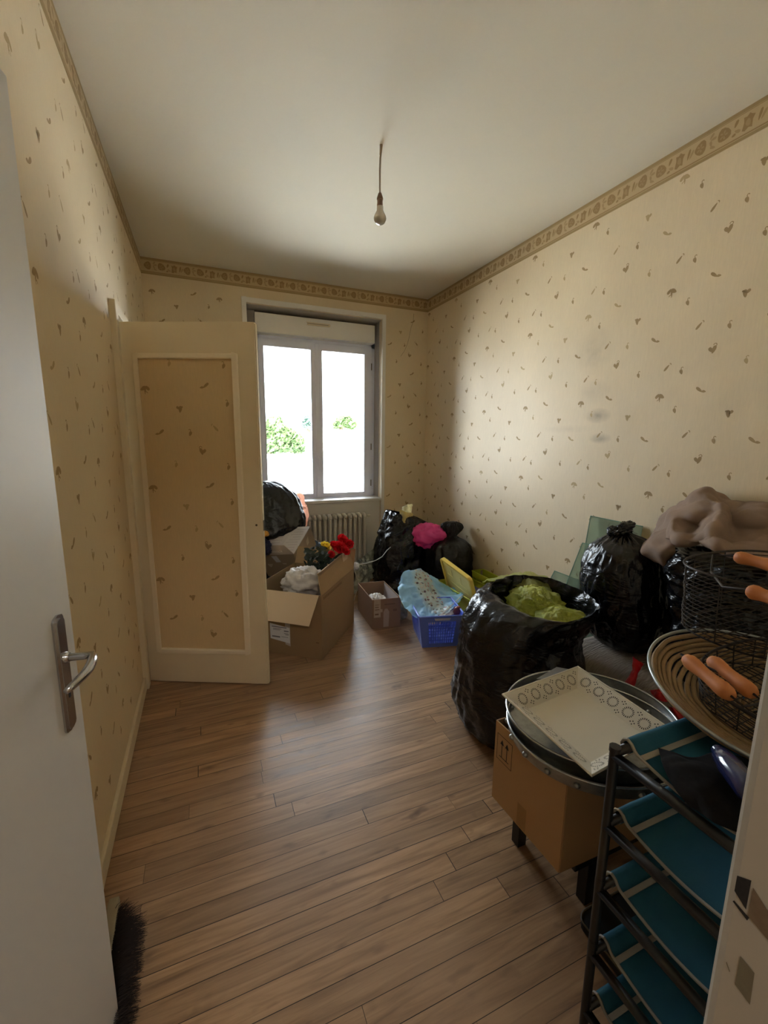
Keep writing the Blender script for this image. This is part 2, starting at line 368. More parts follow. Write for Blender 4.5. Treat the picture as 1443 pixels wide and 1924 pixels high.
# butterflies of the wallpaper: outline polygons, about 45 mm across
def blob(cx, cy, a, b_, rot, n=9, pt=.0):
    out = []
    for k in range(n):
        t = 2*PI*k/n; x = a*math.cos(t)*(1-pt*math.sin(t/2)**2*0); y = b_*math.sin(t)*(1+.35*math.cos(t))
        out.append((cx+x*math.cos(rot)-y*math.sin(rot), cy+x*math.sin(rot)+y*math.cos(rot)))
    return out
def curl(cx, cy, r, a0, a1, w_=.0016, n=8):
    o = []; i = []
    for k in range(n+1):
        a = a0+(a1-a0)*k/n; rr = r*(1-.25*k/n)
        o.append((cx+(rr+w_)*math.cos(a), cy+(rr+w_)*math.sin(a))); i.append((cx+(rr-w_)*math.cos(a), cy+(rr-w_)*math.sin(a)))
    return [(o[k], o[k+1], i[k+1], i[k]) for k in range(n)]
MOT = []
MOT.append([blob(-.008, .004, .016, .009, .5), blob(.012, .006, .013, .007, -.9), blob(0, -.006, .009, .004, 1.3)]+curl(.004, -.017, .007, 0, 4))
MOT.append([blob(-.004, 0, .017, .008, 1.9), blob(.009, .001, .012, .007, 1.0)]+curl(-.008, .018, .007, 0, 4.4))
MOT.append([blob(.008, .006, .018, .006, .7), blob(-.012, -.003, .009, .005, .2)])
MOT.append([blob(0, 0, .018, .0055, -.85)]+curl(-.015, .014, .005, 1, 4))
MOT.append([blob(.003, -.002, .016, .008, 1.4), blob(-.007, .004, .010, .006, 2.4), blob(.010, .008, .006, .004, .3)])
MOT.append([blob(0, 0, .012, .007, 1.2)]+curl(-.003, .016, .005, -1, 3))
CELL = [(.03, .50, 0), (.35, .515, 2), (.21, .40, 4), (.47, .425, 5), (.40, .30, 3), (.09, .27, 2), (.32, .175, 1), (.46, .09, 5), (.17, .10, 5), (.01, .12, 3), (.26, .27, 5)]
def motifs(b, P, u0, u1, v0, v1, skip=lambda u, v: False, off=(0, 0), rep=.53):
    """P(u, v, h) -> point, h is height off the paper"""
    rnd = random.Random(3)
    for iu in range(int((u0-off[0])/rep)-2, int((u1-off[0])/rep)+2):
        for iv in range(int((v0-off[1])/rep)-2, int((v1-off[1])/rep)+2):
            for (cu, cv, k) in CELL:
                u = off[0]+iu*rep+cu; v = off[1]+iv*rep+cv
                if u < u0+.02 or u > u1-.02 or v < v0+.02 or v > v1-.02 or skip(u, v): continue
                b.mi = 1 if rnd.random() < .75 else 2
                for pl in MOT[k]:
                    b.face([b.v(P(u+x*1.15, v+y*1.15, .0006)) for (x, y) in pl])
    b.mi = 0
def border(name, P, L, flip=1):
    """papered frieze under the ceiling, u runs 0..L, v -.128..0"""
    b = B(); H = .128
    b.prism([P(0, -H, 0), P(L, -H, 0), P(L, 0, 0), P(0, 0, 0)], P(0, 0, .002)-P(0, 0, 0))
    def q(pl, mi, h=.003):
        b.mi = mi; b.face([b.v(P(u, v, h)) for (u, v) in pl]); b.mi = 0
    q([(0, -.016), (L, -.016), (L, 0), (0, 0)], 3); q([(0, -.021), (L, -.021), (L, -.018), (0, -.018)], 1)
    q([(0, -.112), (L, -.112), (L, -.106), (0, -.106)], 1); q([(0, -.128), (L, -.128), (L, -.115), (0, -.115)], 3)
    n = 0; u = .03; rnd = random.Random(7)
    while u < L-.05:
        k = n % 6
        if k in (0, 2):
            q(blob(u+.022, -.062, .027, .030, .4*k, 12), 1)
            for t in range(5): q(blob(u+.022+.010*math.cos(t*1.26), -.062+.012*math.sin(t*1.26), .008, .004, t*1.26, 7), 2, .0036)
            u += .062
        elif k == 1:
            for t in range(4): q(blob(u+.012+.006*math.cos(t*2), -.062+.026*math.sin(t*1.5+.4), .014, .006, t*.9, 8), 2)
            u += .040
        elif k == 3:
            q(blob(u+.010, -.045, .016, .007, 1.2, 8), 1); q(blob(u+.018, -.078, .014, .007, -.5, 8), 2); q(blob(u+.004, -.088, .009, .006, .3, 8), 1); u += .036
        elif k == 4:
            q([(u, -.09), (u+.012, -.096), (u+.026, -.086), (u+.040, -.092), (u+.040, -.062), (u+.048, -.045), (u+.034, -.038), (u+.026, -.030), (u+.016, -.040), (u+.003, -.038), (u+.006, -.060)], 1)
            q(blob(u+.022, -.066, .010, .016, .2, 9), 2, .0036); u += .058
        else:
            q(blob(u+.010, -.060, .024, .006, 1.35, 9), 1); q(blob(u+.024, -.066, .020, .006, 1.1, 9), 2); u += .042
        n += 1
    return struct(b.done(name, [M_BORDER, M_BORD2, M_BORD3, M_BORD4]))

b = B(); b.box((-.75, -6.4, -.15), (RW+.25, .25, 0)); struct(b.done('floor', M_FLOOR))
b = B(); b.box((-.25, NY-.0, RH), (RW+.25, .45, RH+.25)); struct(b.done('ceiling', M_CEIL))
# far wall with the window opening
WX0, WX1, WZ1 = .825, 2.165, 2.646
b = B()
b.box((-.25, 0, 0), (WX0, .45, RH)); b.box((WX1, 0, 0), (RW+.25, .45, RH)); b.box((WX0, 0, WZ1), (WX1, .45, RH)); 
far_skip = lambda u, v: WX0-.06 < u < WX1+.06 and v < WZ1+.06
motifs(b, lambda u, v, h: Vector((u, -h, v)), 0, RW, .1, 2.77, far_skip, (.04, .02))
b.mi = 3
cr_pts = [(2.52, 2.74), (2.515, 2.66), (2.49, 2.60), (2.47, 2.50), (2.455, 2.44), (2.42, 2.36), (2.375, 2.30)]
for (p, q) in zip(cr_pts, cr_pts[1:]): b.face([b.v((p[0], -.0008, p[1])), b.v((p[0]+.003, -.0008, p[1])), b.v((q[0]+.003, -.0008, q[1])), b.v((q[0], -.0008, q[1]))])
struct(b.done('wall_back', [M_WALL, M_MOTIF, M_MOTIF2, mat('crack', (120, 98, 66), .8)]))
b = B(); b.box((WX0, .03, 0), (WX1, .45, .775)); struct(b.done('trim_1', M_WHITE))
# left wall with the cupboard opening
CY0, CY1, CZ = -1.64, -.93, 2.06
b = B()
b.box((-.25, NY-.15, 0), (0, CY0, RH)); b.box((-.25, CY1, 0), (0, 0, RH)); b.box((-.25, CY0, CZ), (0, CY1, RH))
b.box((-.62, CY0, 0), (-.60, CY1, CZ)); b.box((-.60, CY0-.02, 0), (-.25, CY0, CZ)); b.box((-.60, CY1, 0), (-.25, CY1+.02, CZ)); b.box((-.60, CY0, CZ), (-.25, CY1, CZ+.02))
motifs(b, lambda u, v, h: Vector((h, u, v)), NY, 0, .1, 2.77, lambda u, v: CY0-.09 < u < CY1+.09 and v < CZ+.08, (-.2, .31))
struct(b.done('wall_left', [M_WALL, M_MOTIF, M_MOTIF2]))
# right wall
b = B(); b.box((RW, NY-.15, 0), (RW+.25, 0, RH))
motifs(b, lambda u, v, h: Vector((RW-h, u, v)), NY, 0, .1, 2.77, off=(-.07, .12))
struct(b.done('wall_right', [M_WALLR, M_MOTIF, M_MOTIF2]))
# near wall: doorway the camera looks through
DX1, DZ = .80, 2.06
b = B(); b.box((DX1+.012, NY-.15, 0), (RW, NY, RH)); b.box((0, NY-.15, DZ), (DX1+.012, NY, RH)); struct(b.done('wall_front', M_WALL))
# hallway behind
b = B(); b.box((-.75, -6.4, 0), (-.65, NY-.15, 2.6)); b.box((RW, -6.4, 0), (RW+.1, NY-.15, 2.6)); b.box((-.75, -6.5, 0), (RW+.1, -6.4, 2.6)); b.box((-.75, NY-.16, 0), (-.25, NY-.15, 2.6)); struct(b.done('wall_hall', M_CREAM))
b = B(); b.box((-.75, -6.5, 2.6), (RW+.1, NY-.15, 2.7)); struct(b.done('ceiling_hall', M_CEIL))
# friezes
border('trim_2', lambda u, v, h: Vector((h, -u, RH+v)), 4.15)
border('trim_3', lambda u, v, h: Vector((u, -h, RH+v)), RW)
border('trim_4', lambda u, v, h: Vector((RW-h, -u, RH+v)), 4.15)
# skirting
b = B(); b.box((0, CY1, 0), (.015, 0, .075)); b.box((0, NY, 0), (.015, CY0-.06, .075)); struct(b.done('baseboard_left', M_CREAM, bevel=.003))
b = B(); b.box((RW-.015, NY, 0), (RW, 0, .075)); struct(b.done('baseboard_right', M_CREAM, bevel=.003))
b = B(); b.box((.015, -.015, 0), (WX0-.04, 0, .075)); b.box((WX1+.04, -.015, 0), (RW-.015, 0, .075)); struct(b.done('baseboard_back', M_CREAM, bevel=.003))

# doorway jamb with the strike mortise
JX = DX1
b = B()
pts = [(JX, NY-.16), (JX, NY-.008), (JX+.003, NY-.002), (JX+.012, NY+.004), (JX+.07, NY+.004), (JX+.07, NY), (JX+.012, NY), (JX+.012, NY-.16)]
def jambseg(z0, z1): b.prism([(x, y, z0) for x, y in pts], (0, 0, z1-z0))
jambseg(0, DZ+.05)
b.mi = 1
def jq(y0, z0, y1, z1, y2, z2, y3, z3, h=.0006): b.poly([(JX-h, y0, z0), (JX-h, y1, z1), (JX-h, y2, z2), (JX-h, y3, z3)])
jq(NY-.007, 1.074, NY-.017, 1.080, NY-.017, 1.050, NY-.007, 1.058)
jq(NY-.007, 1.047, NY-.008, 1.049, NY-.020, 1.045, NY-.019, 1.041)
b.mi = 2
jq(NY-.019, 1.075, NY-.030, 1.066, NY-.048, 1.062, NY-.019, 1.046); jq(NY-.019, 1.046, NY-.048, 1.062, NY-.048, 1.035, NY-.024, 1.044)
b.mi = 3
jq(NY-.019, 1.003, NY-.030, 1.000, NY-.031, .967, NY-.019, .972)
jq(NY-.010, .984, NY-.0105, .985, NY-.014, .979, NY-.0135, .978)
b.mi = 0; b.box((0-.0, NY-.15, DZ), (JX+.012, NY+.004, DZ+.03))
struct(b.done('trim_5', [mat('jamb_paint', (170, 162, 148), .5, var=.04, vscale=6, bump=.1, bscale=60), mat('mortise_black', (34, 30, 28), .9, var=.6, vscale=300), mat('bare_wood', (112, 94, 74), .8, var=.3, vscale=90), mat('grime', (112, 104, 84), .9, var=.15, vscale=120)]))

# entrance door, standing open beside the camera
th = math.radians(9); dvec = Vector((-math.sin(th), -math.cos(th), 0)); nvec = Vector((math.cos(th), -math.sin(th), 0))
E0 = Vector((.12, -3.312, 0)); DL = .82
Md = Matrix(((dvec.x, nvec.x, 0, E0.x), (dvec.y, nvec.y, 0, E0.y), (0, 0, 1, 0), (0, 0, 0, 1)))   # u from the free edge to the hinge, v out into the room
b = B(); b.box((0, -.04, .008), (DL, 0, 2.04), Md); door = struct(b.done('door_1', M_DOORW, bevel=.002))
# lever handle and plate
b = B(); pl = [(.040, .874), (.044, .868), (.060, .864), (.076, .868), (.080, .874), (.080, 1.098), (.076, 1.104), (.060, 1.108), (.044, 1.104), (.040, 1.098)]
b.prism([Md @ Vector((u, 0, z)) for u, z in pl], nvec*.0035)
b.prism([Md @ Vector((.06+(u-.06)*.72, .0035, .986+(z-.986)*.95)) for u, z in pl], nvec*.004)
b.lathe([(.011, 0), (.011, .006), (.009, .010)], M=Md @ Matrix.Translation((.06, .005, 1.02)) @ Matrix.Rotation(-PI/2, 4, 'X'), seg=16)
hp = b.done('door_handle', M_CHROME, door, smooth=True, angle=35)
b = B(); path = []
for k in range(15):
    t = k/14
    if t < .3: path.append((.06, .006+.05*t/.3, 1.02))
    else:
        s = (t-.3)/.7; path.append((.06+.105*s, .056+.012*math.sin(s*PI)-.006*s, 1.02-.004*s-.010*s*s))
b.tube([Md @ Vector(p) for p in path], [.0075]*5+[.0085, .009, .0092, .0092, .009, .0085, .008, .0075, .007, .005], 10)
b.done('lever', M_CHROME, hp, smooth=True)
b = B()
b.lathe([(.0045, 0), (.003, .002), (0, .0025)], M=Md @ Matrix.Translation((.06, .004, 1.096)) @ Matrix.Rotation(-PI/2, 4, 'X'), seg=10)
b.lathe([(.0045, 0), (.003, .002), (0, .0025)], M=Md @ Matrix.Translation((.06, .004, .876)) @ Matrix.Rotation(-PI/2, 4, 'X'), seg=10)
b.done('screw', M_CHROME, hp, smooth=True)
b = B(); b.prism([Md @ Vector((.06+x, .0078, .948+y)) for x, y in ((-.003, -.012), (.003, -.012), (.003, .006), (-.003, .006))], nvec*.0006); b.done('keyhole', M_INK, hp)

# cupboard door, papered panel, and its frame in the left wall
H0 = Vector((.025, -1.617, 0)); F0 = Vector((.673, -1.917, 0)); cd = (F0-H0).normalized(); cn = Vector((cd.y, -cd.x, 0)); CL = (F0-H0).length
if cn.y > 0: cn = -cn
Mc = Matrix(((cd.x, -cn.x, 0, H0.x), (cd.y, -cn.y, 0, H0.y), (0, 0, 1, 0), (0, 0, 0, 1)))   # v>0 goes away from the camera
U0, U1, Z0, Z1 = .060, .612, .195, 1.868
b = B()
for lo, hi in (((0, 0, .006), (U0, .034, 2.027)), ((U1, 0, .006), (CL-.006, .034, 2.027)), ((U0, 0, .006), (U1, .034, Z0)), ((U0, 0, Z1), (U1, .034, 2.027))): b.box(lo, hi, Mc)
b.box((U0, .010, Z0), (U1, .026, Z1), Mc); b.box((CL-.012, .004, .006), (CL, .030, 2.020), Mc)
cdoor = struct(b.done('door_2', M_CREAM, bevel=.0015))
b = B(); b.poly([Mc @ Vector(p) for p in ((U0, .0095, Z0), (U1, .0095, Z0), (U1, .0095, Z1), (U0, .0095, Z1))])
motifs(b, lambda u, v, h: Mc @ Vector((u, .0095-h, v)), U0+.02, U1-.02, Z0+.02, Z1-.01, off=(.075, .13))
b.done('door_panel', [M_PANELP, M_MOTIF, M_MOTIF2], cdoor)
b = B(); mw = .022
for lo, hi in (((U0-.004, -.008, Z0-.004), (U0+mw, .012, Z1+.004)), ((U1-mw, -.008, Z0-.004), (U1+.004, .012, Z1+.004)), ((U0+mw, -.008, Z0-.004), (U1-mw, .012, Z0+mw)), ((U0+mw, -.008, Z1-mw), (U1-mw, .012, Z1+.004))): b.box(lo, hi, Mc)
b.done('moulding', mat('moulding_paint', (236, 224, 202), .5), cdoor, bevel=.006)
for z in (.17, .98, 1.78):
    b = B(); b.tube([(.012, -1.624, z-.035), (.012, -1.624, z+.035)], .007, 10); b.box((0, -1.66, z-.03), (.012, -1.62, z+.03)); b.done('hinge', M_CREAM, cdoor, smooth=True, angle=40)
b = B(); b.box((CL-.002, .008, .93), (CL+.001, .026, .99), Mc); b.lathe([(.006, 0), (.006, .003)], M=Mc @ Matrix.Translation((CL-.035, 0, .965)) @ Matrix.Rotation(PI/2, 4, 'X'), seg=10)
b.done('lock', mat('old_brass', (96, 84, 62), .4, metal=.8), cdoor)
b = B()
for lo, hi in (((-.005, CY0-.065, 0), (.028, CY0, CZ+.055)), ((-.005, CY1, 0), (.028, CY1+.065, CZ+.055)), ((-.005, CY0, CZ), (.028, CY1, CZ+.055))): b.box(lo, hi)
b.box((-.25, CY0, 0), (-.005, CY0+.012, CZ)); b.box((-.25, CY1-.012, 0), (-.005, CY1, CZ))
struct(b.done('trim_6', M_CREAM, bevel=.004))
cup = thing('shelf_boards', (-.4, -1.3, .5), 'white painted shelves inside the open wall cupboard', 'shelf')
for z in (.5, .95, 1.4, 1.8):
    b = B(); b.box((-.598, CY0+.002, z), (-.26, CY1-.002, z+.02)); b.done('shelf_board', M_WHITE, cup)

# window
b = B(); tw = .038
for lo, hi in (((WX0-tw, -.012, .775), (WX0, .004, WZ1+.045)), ((WX1, -.012, 0), (WX1+tw, .004, WZ1+.045)), ((WX0-tw, -.012, 0), (WX0, .004, .775)), ((WX0, -.012, WZ1), (WX1, .004, WZ1+.045))): b.box(lo, hi)
struct(b.done('trim_7', M_WHITE, bevel=.003))
b = B(); b.box((WX0, .20, .8), (.921, .3, WZ1)); b.box((.921, .24, 2.45), (WX1, .3, WZ1)); b.box((WX0, .03, WZ1-.006), (WX1, .3, WZ1)); b.box((WX0, .004, .8), (WX0+.004, .3, WZ1)); b.box((WX1-.003, .08, .8), (WX1, .3, WZ1))
struct(b.done('trim_8', M_REVEAL))
WY = .20
win = thing('window_1', (1.54, WY, .8), 'white plastic double window', 'window'); del win['label']; del win['category']; struct(win)
b = B()
FX0, FX1, FZ0, FZ1 = .921, 2.160, .800, 2.44
for lo, hi in (((FX0, WY, FZ0), (FX0+.035, WY+.06, FZ1)), ((FX1-.045, WY, FZ0), (FX1, WY+.06, FZ1)), ((FX0, WY, FZ0), (FX1, WY+.06, FZ0+.02)), ((FX0, WY, FZ1-.055), (FX1, WY+.06, FZ1))): b.box(lo, hi)
struct(b.done('window_frame', M_PVC, win, bevel=.003))
def sash(x0, x1, gx0, gx1):
    z0, z1, gz0, gz1 = FZ0+.005, FZ1-.045, .850, 2.322; y = WY-.012
    b = B()
    for lo, hi in (((x0, y, z0), (gx0, y+.05, z1)), ((gx1, y, z0), (x1, y+.05, z1)), ((gx0, y, z0), (gx1, y+.05, gz0)), ((gx0, y, gz1), (gx1, y+.05, z1))): b.box(lo, hi)
    s = struct(b.done('window_sash', M_PVC, win, bevel=.004))
    b = B(); g = .010
    for lo, hi in (((gx0-g, y-.004, gz0-g), (gx0, y+.02, gz1+g)), ((gx1, y-.004, gz0-g), (gx1+g, y+.02, gz1+g)), ((gx0, y-.004, gz0-g), (gx1, y+.02, gz0)), ((gx0, y-.004, gz1), (gx1, y+.02, gz1+g))): b.box(lo, hi)
    b.done('glazing_bead', M_PVC, s, bevel=.002)
    b = B(); b.box((gx0, y+.022, gz0), (gx1, y+.026, gz1)); b.done('pane', GLASS, s)
GLASS = glass('window_glass', (.97, .985, .98, 1))
sash(.940, 1.520, .988, 1.462); sash(1.522, 2.125, 1.572, 2.045)
b = B(); b.box((1.498, WY-.022, .81), (1.545, WY-.010, 2.39)); b.done('centre_cover', M_PVC, win, bevel=.004)
b = B(); b.box((1.507, WY-.034, 1.19), (1.537, WY-.020, 1.25)); b.tube([(1.522, WY-.03, 1.225), (1.522, WY-.055, 1.225), (1.524, WY-.060, 1.20), (1.526, WY-.060, 1.10)], .0075, 8); b.done('window_handle', M_PVC, win, smooth=True, angle=40)
for z in (.95, 1.35, 2.2):
    b = B(); b.tube([(2.118, WY-.018, z-.035), (2.118, WY-.018, z+.035)], .006, 8); b.done('hinge', mat('grey_metal', (130, 130, 130), .4, metal=.6), win, smooth=True, angle=40)
b = B(); b.box((.909, .10, 2.432), (2.123, .24, 2.602)); b.box((.909, .095, 2.424), (2.123, .24, 2.436)); sb = struct(b.done('shutter_box', M_WHITE, win, bevel=.004))
b = B()
vx0, vx1, vz = 1.385, 1.640, 2.548
prof = [(vx0+.012*(1-math.cos(a)), vz+.014*math.sin(a)) for a in [PI/2+PI*k/8 for k in range(9)]] + [(vx1-.012*(1-math.cos(a)), vz+.014*math.sin(a)) for a in [-PI/2+PI*k/8 for k in range(9)]]
b.prism([(x, .098, z) for x, z in prof], (0, -.010, 0)); v_ = b.done('air_vent', M_CREAM, sb, bevel=.003)
b = B(); b.box((vx0+.02, .0865, vz-.003), (vx1-.02, .0885, vz+.003)); b.done('vent_slot', mat('vent_slot_grey', (150, 142, 130), .7), v_)
b = B(); b.box((.84, -.030, .775), (2.172, .20, .803)); struct(b.done('window_sill', M_WHITE, win, bevel=.006))

# ------------------------------------------------------------------ outside
b = B(); b.box((-30, .46, .05), (40, 29, .15)); flat = tag(b.done('flat_roof', mat('white_roof', (235, 233, 228), .8, var=.03, vscale=2)), 'bright white flat roof below the window', 'roof'); flat['kind'] = 'structure'
M_KERB = mat('roof_pipe', (120, 120, 124), .6)
for (p, q, l) in (((2.52, 8.2), (2.86, 12.6), 'grey pipe lying on the white roof, under the left window sash'), ((3.05, 4.4), (4.5, 10.9), 'longest grey pipe lying on the white roof, under the right window sash'), ((5.2, 8.6), (6.1, 11.6), 'short grey pipe on the white roof, furthest right in the window')):
    b = B(); b.tube([(p[0], p[1], .195), (q[0], q[1], .195)], .05 if p[1] < 6 else .08, 10); tag(b.done('roof_pipe', M_KERB, smooth=True, angle=50), l, 'pipe', 'pipes on the roof outside')
b = B(); b.box((-40, 29.5, -6), (60, 130, -5.9)); o = b.done('street_ground', mat('pale_ground', (222, 218, 206), .9)); o['kind'] = 'structure'
LEAF = mat('tree_leaves', (84, 106, 66), .6, var=.5, vscale=1.2, trans=.35); LEAF2 = mat('blue_green_leaves', (104, 128, 118), .6, var=.4, vscale=1.2, trans=.35)
BARK = mat('bark', (96, 78, 60), .9)
def tree(cx, cy, z0, blobs, n, ls, m, label, seed):
    rnd = random.Random(seed); t = thing('tree', (cx, cy, -5.9), label, 'tree', 'trees outside the window')
    b = B(); tot = sum(q[3]**2 for q in blobs)
    for (x, y, z, r) in blobs:
        for k in range(int(n*r*r/tot)):
            d = Vector((rnd.gauss(0, 1), rnd.gauss(0, 1), rnd.gauss(0, 1))).normalized()*r*(rnd.random()**.35)
            c = Vector((x, y, z))+d; a = Vector((rnd.gauss(0, 1), rnd.gauss(0, 1), rnd.gauss(0, 1))).normalized(); e = a.orthogonal().normalized(); f = a.cross(e); s = ls*rnd.uniform(.6, 1.3)
            b.poly([c+e*s, c+f*s*.6, c-e*s, c-f*s*.6])
    b.done('foliage', m, t)
    b = B(); b.tube([(cx, cy, -5.9), (cx+.1, cy, z0), (blobs[0][0], blobs[0][1], blobs[0][2])], [.35, .28, .12], 8); b.done('trunk', BARK, t, smooth=True)
def treepx(Y, circ, n, ls, m, label, seed):
    bl = []
    for (px, py, pr) in circ:
        c = at(px, py, Y=Y); e = at(px+pr, py, Y=Y); bl.append((c.x, c.y, c.z, (e-c).length))
    tree(bl[0][0], Y, bl[0][2]-2, bl, n, ls, m, label, seed)
treepx(31, [(505, 832, 22), (518, 800, 18), (532, 825, 25), (555, 832, 18), (562, 842, 10), (500, 812, 14), (545, 815, 10)], 3400, .26, LEAF, 'big sunlit green tree beyond the roof, filling the left sash', 1)
treepx(46, [(578, 790, 8), (583, 800, 7), (574, 796, 6)], 420, .42, LEAF2, 'small bluish tree in the distance beside the middle of the window', 2)
treepx(46, [(640, 794, 9), (652, 792, 10), (661, 798, 7), (632, 798, 5)], 800, .40, LEAF, 'rounded green tree in the distance, seen in the right sash', 3)
bld = thing('house', (26, 80, -5.9), 'long pale sunlit building on the horizon beyond the roof', 'building')
a = at(606, 802, Y=80); c = at(760, 850, Y=80)
b = B(); b.box((a.x, 80, -5.9), (c.x+12, 90, a.z-.6)); b.done('wall', mat('sunlit_render', (236, 232, 222), .8), bld)
b = B(); b.prism([(a.x-.4, 79.5, a.z-.6), (a.x-.4, 85, a.z+.6), (a.x-.4, 90.5, a.z-.6)], (c.x+12.8-a.x, 0, 0)); b.done('roof', mat('pale_roof', (228, 222, 212), .8), bld)

# ------------------------------------------------------------------ bare bulb on its flex
BX, BY = 1.302, -2.063
pen = thing('pendant_light', (BX, BY, RH), 'bare reflector bulb hanging on a thin flex from the ceiling', 'light')
b = B(); b.tube([(BX+.001, BY, RH+.005), (BX, BY, RH-.03), (BX-.004, BY, RH-.06), (BX-.006, BY, RH-.12), (BX-.005, BY, RH-.18), (BX-.004, BY, 2.682)], .0046, 8)
b.tube([(BX, BY, RH+.001), (BX-.002, BY, RH-.035), (BX-.004, BY, RH-.045)], [.008, .006, .005], 8)
b.done('flex', mat('brown_flex', (156, 136, 112), .6), pen, smooth=True)
b = B(); b.lathe([(.004, 0), (.008, -.004), (.0165, -.028), (.0165, -.034), (.0145, -.036), (.0145, -.052), (.0155, -.054), (.0155, -.066)][::-1], c=(BX-.004, BY, 2.684), seg=24)
b.done('lamp_socket', mat('bakelite', (140, 110, 86), .4, var=.2, vscale=90), pen, smooth=True, angle=40)
b = B(); b.lathe([(0, -.085), (.012, -.083), (.024, -.076), (.0315, -.062), (.0325, -.054), (.030, -.044), (.022, -.028), (.017, -.018), (.0165, 0), (.0135, .004)], c=(BX-.003, BY, 2.618), seg=28)
b.done('bulb', mat('bulb_glass', (196, 188, 172), .12, spec=.9, coat=.5), pen, smooth=True, angle=60)

# ------------------------------------------------------------------ cast-iron radiator under the window
rad = thing('radiator', (1.52, -.13, 0), 'white cast-iron column radiator under the window', 'radiator')
M_RAD = mat('radiator_paint', (206, 200, 188), .4, var=.04, vscale=6)
rx0, rx1, rz0, rz1, nR = 1.09, 1.945, .105, .665, 16
stp = (rx1-rx0)/nR
for k in range(nR):
    x = rx0+stp*(k+.5); b = B()
    for y in (-.085, -.165):
        b.tube([(x, y, rz0+.02), (x, y, rz0+.05), (x, y, (rz0+rz1)/2), (x, y, rz1-.05), (x, y, rz1-.02)], [.024, .0185, .018, .0185, .024], 10)
    for z, s in ((rz0+.03, -1), (rz1-.03, 1)):
        b.tube([(x, -.055, z), (x, -.075, z+.012*s), (x, -.125, z+.018*s), (x, -.175, z+.012*s), (x, -.195, z)], [.012, .023, .0245, .023, .012], 10)
    b.done('column', M_RAD, rad, smooth=True)
for z in (rz1-.03, rz0+.03):
    b = B(); b.tube([(rx0, -.125, z), (rx1, -.125, z)], .017, 10); b.done('header_pipe', M_RAD, rad, smooth=True, angle=50)
b = B(); b.tube([(rx1, -.125, rz1-.03), (rx1+.035, -.125, rz1-.03)], .013, 10); b.tube([(rx1+.02, -.125, rz1-.03), (rx1+.05, -.125, rz1-.03)], .009, 8); b.done('bleed_valve', M_RAD, rad, smooth=True, angle=50)
for x in (rx0+stp*.5, rx1-stp*.5):
    b = B(); b.tube([(x, -.125, 0), (x, -.125, rz0+.03)], [.022, .016], 8); b.done('foot', M_RAD, rad, smooth=True, angle=50)

# ------------------------------------------------------------------ cartons
def card_walls(name, c, z0, z1, m, parent, th=.005, top=None):
    """open-topped carton: c = four floor corners counter-clockwise"""
    b = B(); n = len(c)
    for i in range(n):
        p, q = Vector((*c[i], 0)), Vector((*c[(i+1) % n], 0)); b.slab([(p.x, p.y, z0), (q.x, q.y, z0), (q.x, q.y, z1), (p.x, p.y, z1)], th)
    b.prism([(x, y, z0) for x, y in c], (0, 0, th)); return b.done(name, m, parent)
# the big carton
FR = Vector((1.039, -1.749)); sd_ = Vector((.385, .494)).normalized(); fd_ = Vector((-sd_.y, sd_.x)); nd_ = -sd_
BF = .50; BS = .63; BZ = .445
FL = FR+fd_*BF; BR = FR+sd_*BS; BL = FL+sd_*BS
big = thing('cardboard_box', ((FR.x+BL.x)/2, (FR.y+BL.y)/2, 0), 'big open cardboard box with flaps folded out, holding artificial flowers and a white bundle', 'cardboard box')
bw = card_walls('box_body', [tuple(FR), tuple(BR), tuple(BL), tuple(FL)], 0, BZ, M_CARD2, big)
def v3(p, z): return Vector((p.x, p.y, z))
o_ = nd_*.125; b = B(); b.slab([v3(FR+fd_*.015, BZ), v3(FL, BZ), v3(FL+o_, BZ-.155), v3(FR+fd_*.03+o_, BZ-.16)], .005); b.done('flap', M_CARDP, big)
sn = Vector((sd_.y, -sd_.x)); b = B()
e0 = v3(FR-sn*.0, BZ); e1 = v3(BR, BZ); up = Vector((-sn.x*.03, -sn.y*.03, .0))
b.slab([e0, e1, v3(BR-sd_*.02, BZ+.155)+up, v3(FR+sd_*.03, BZ+.135)+up*1.2], .005); fl = b.done('flap', M_CARD, big)
b = B(); b.slab([v3(FR+sd_*.03, BZ+.118)+up+v3(sn*.006, 0), v3(BR-sd_*.18, BZ+.136)+up+v3(sn*.006, 0), v3(BR-sd_*.18, BZ+.16)+up+v3(sn*.004, 0), v3(FR+sd_*.03, BZ+.137)+up+v3(sn*.004, 0)], .002); b.done('torn_edge', mat('torn_board', (150, 124, 96), .9, var=.2, vscale=80), fl)
b = B(); b.slab([v3(BR-sd_*.20, BZ+.150)+up+v3(sn*.012, 0), v3(BR-sd_*.08, BZ+.157)+up+v3(sn*.012, 0), v3(BR-sd_*.09, BZ+.085)+up+v3(sn*.012, 0), v3(BR-sd_*.17, BZ+.065)+up+v3(sn*.012, 0)], .003); b.done('paper_tab', M_CARDP, fl)
b = B(); b.slab([v3(BR, BZ), v3(BL, BZ), v3(BL, BZ+.12)+v3(sd_*.06, 0), v3(BR, BZ+.14)+v3(sd_*.05, 0)], .005); b.done('flap', M_CARD, big)
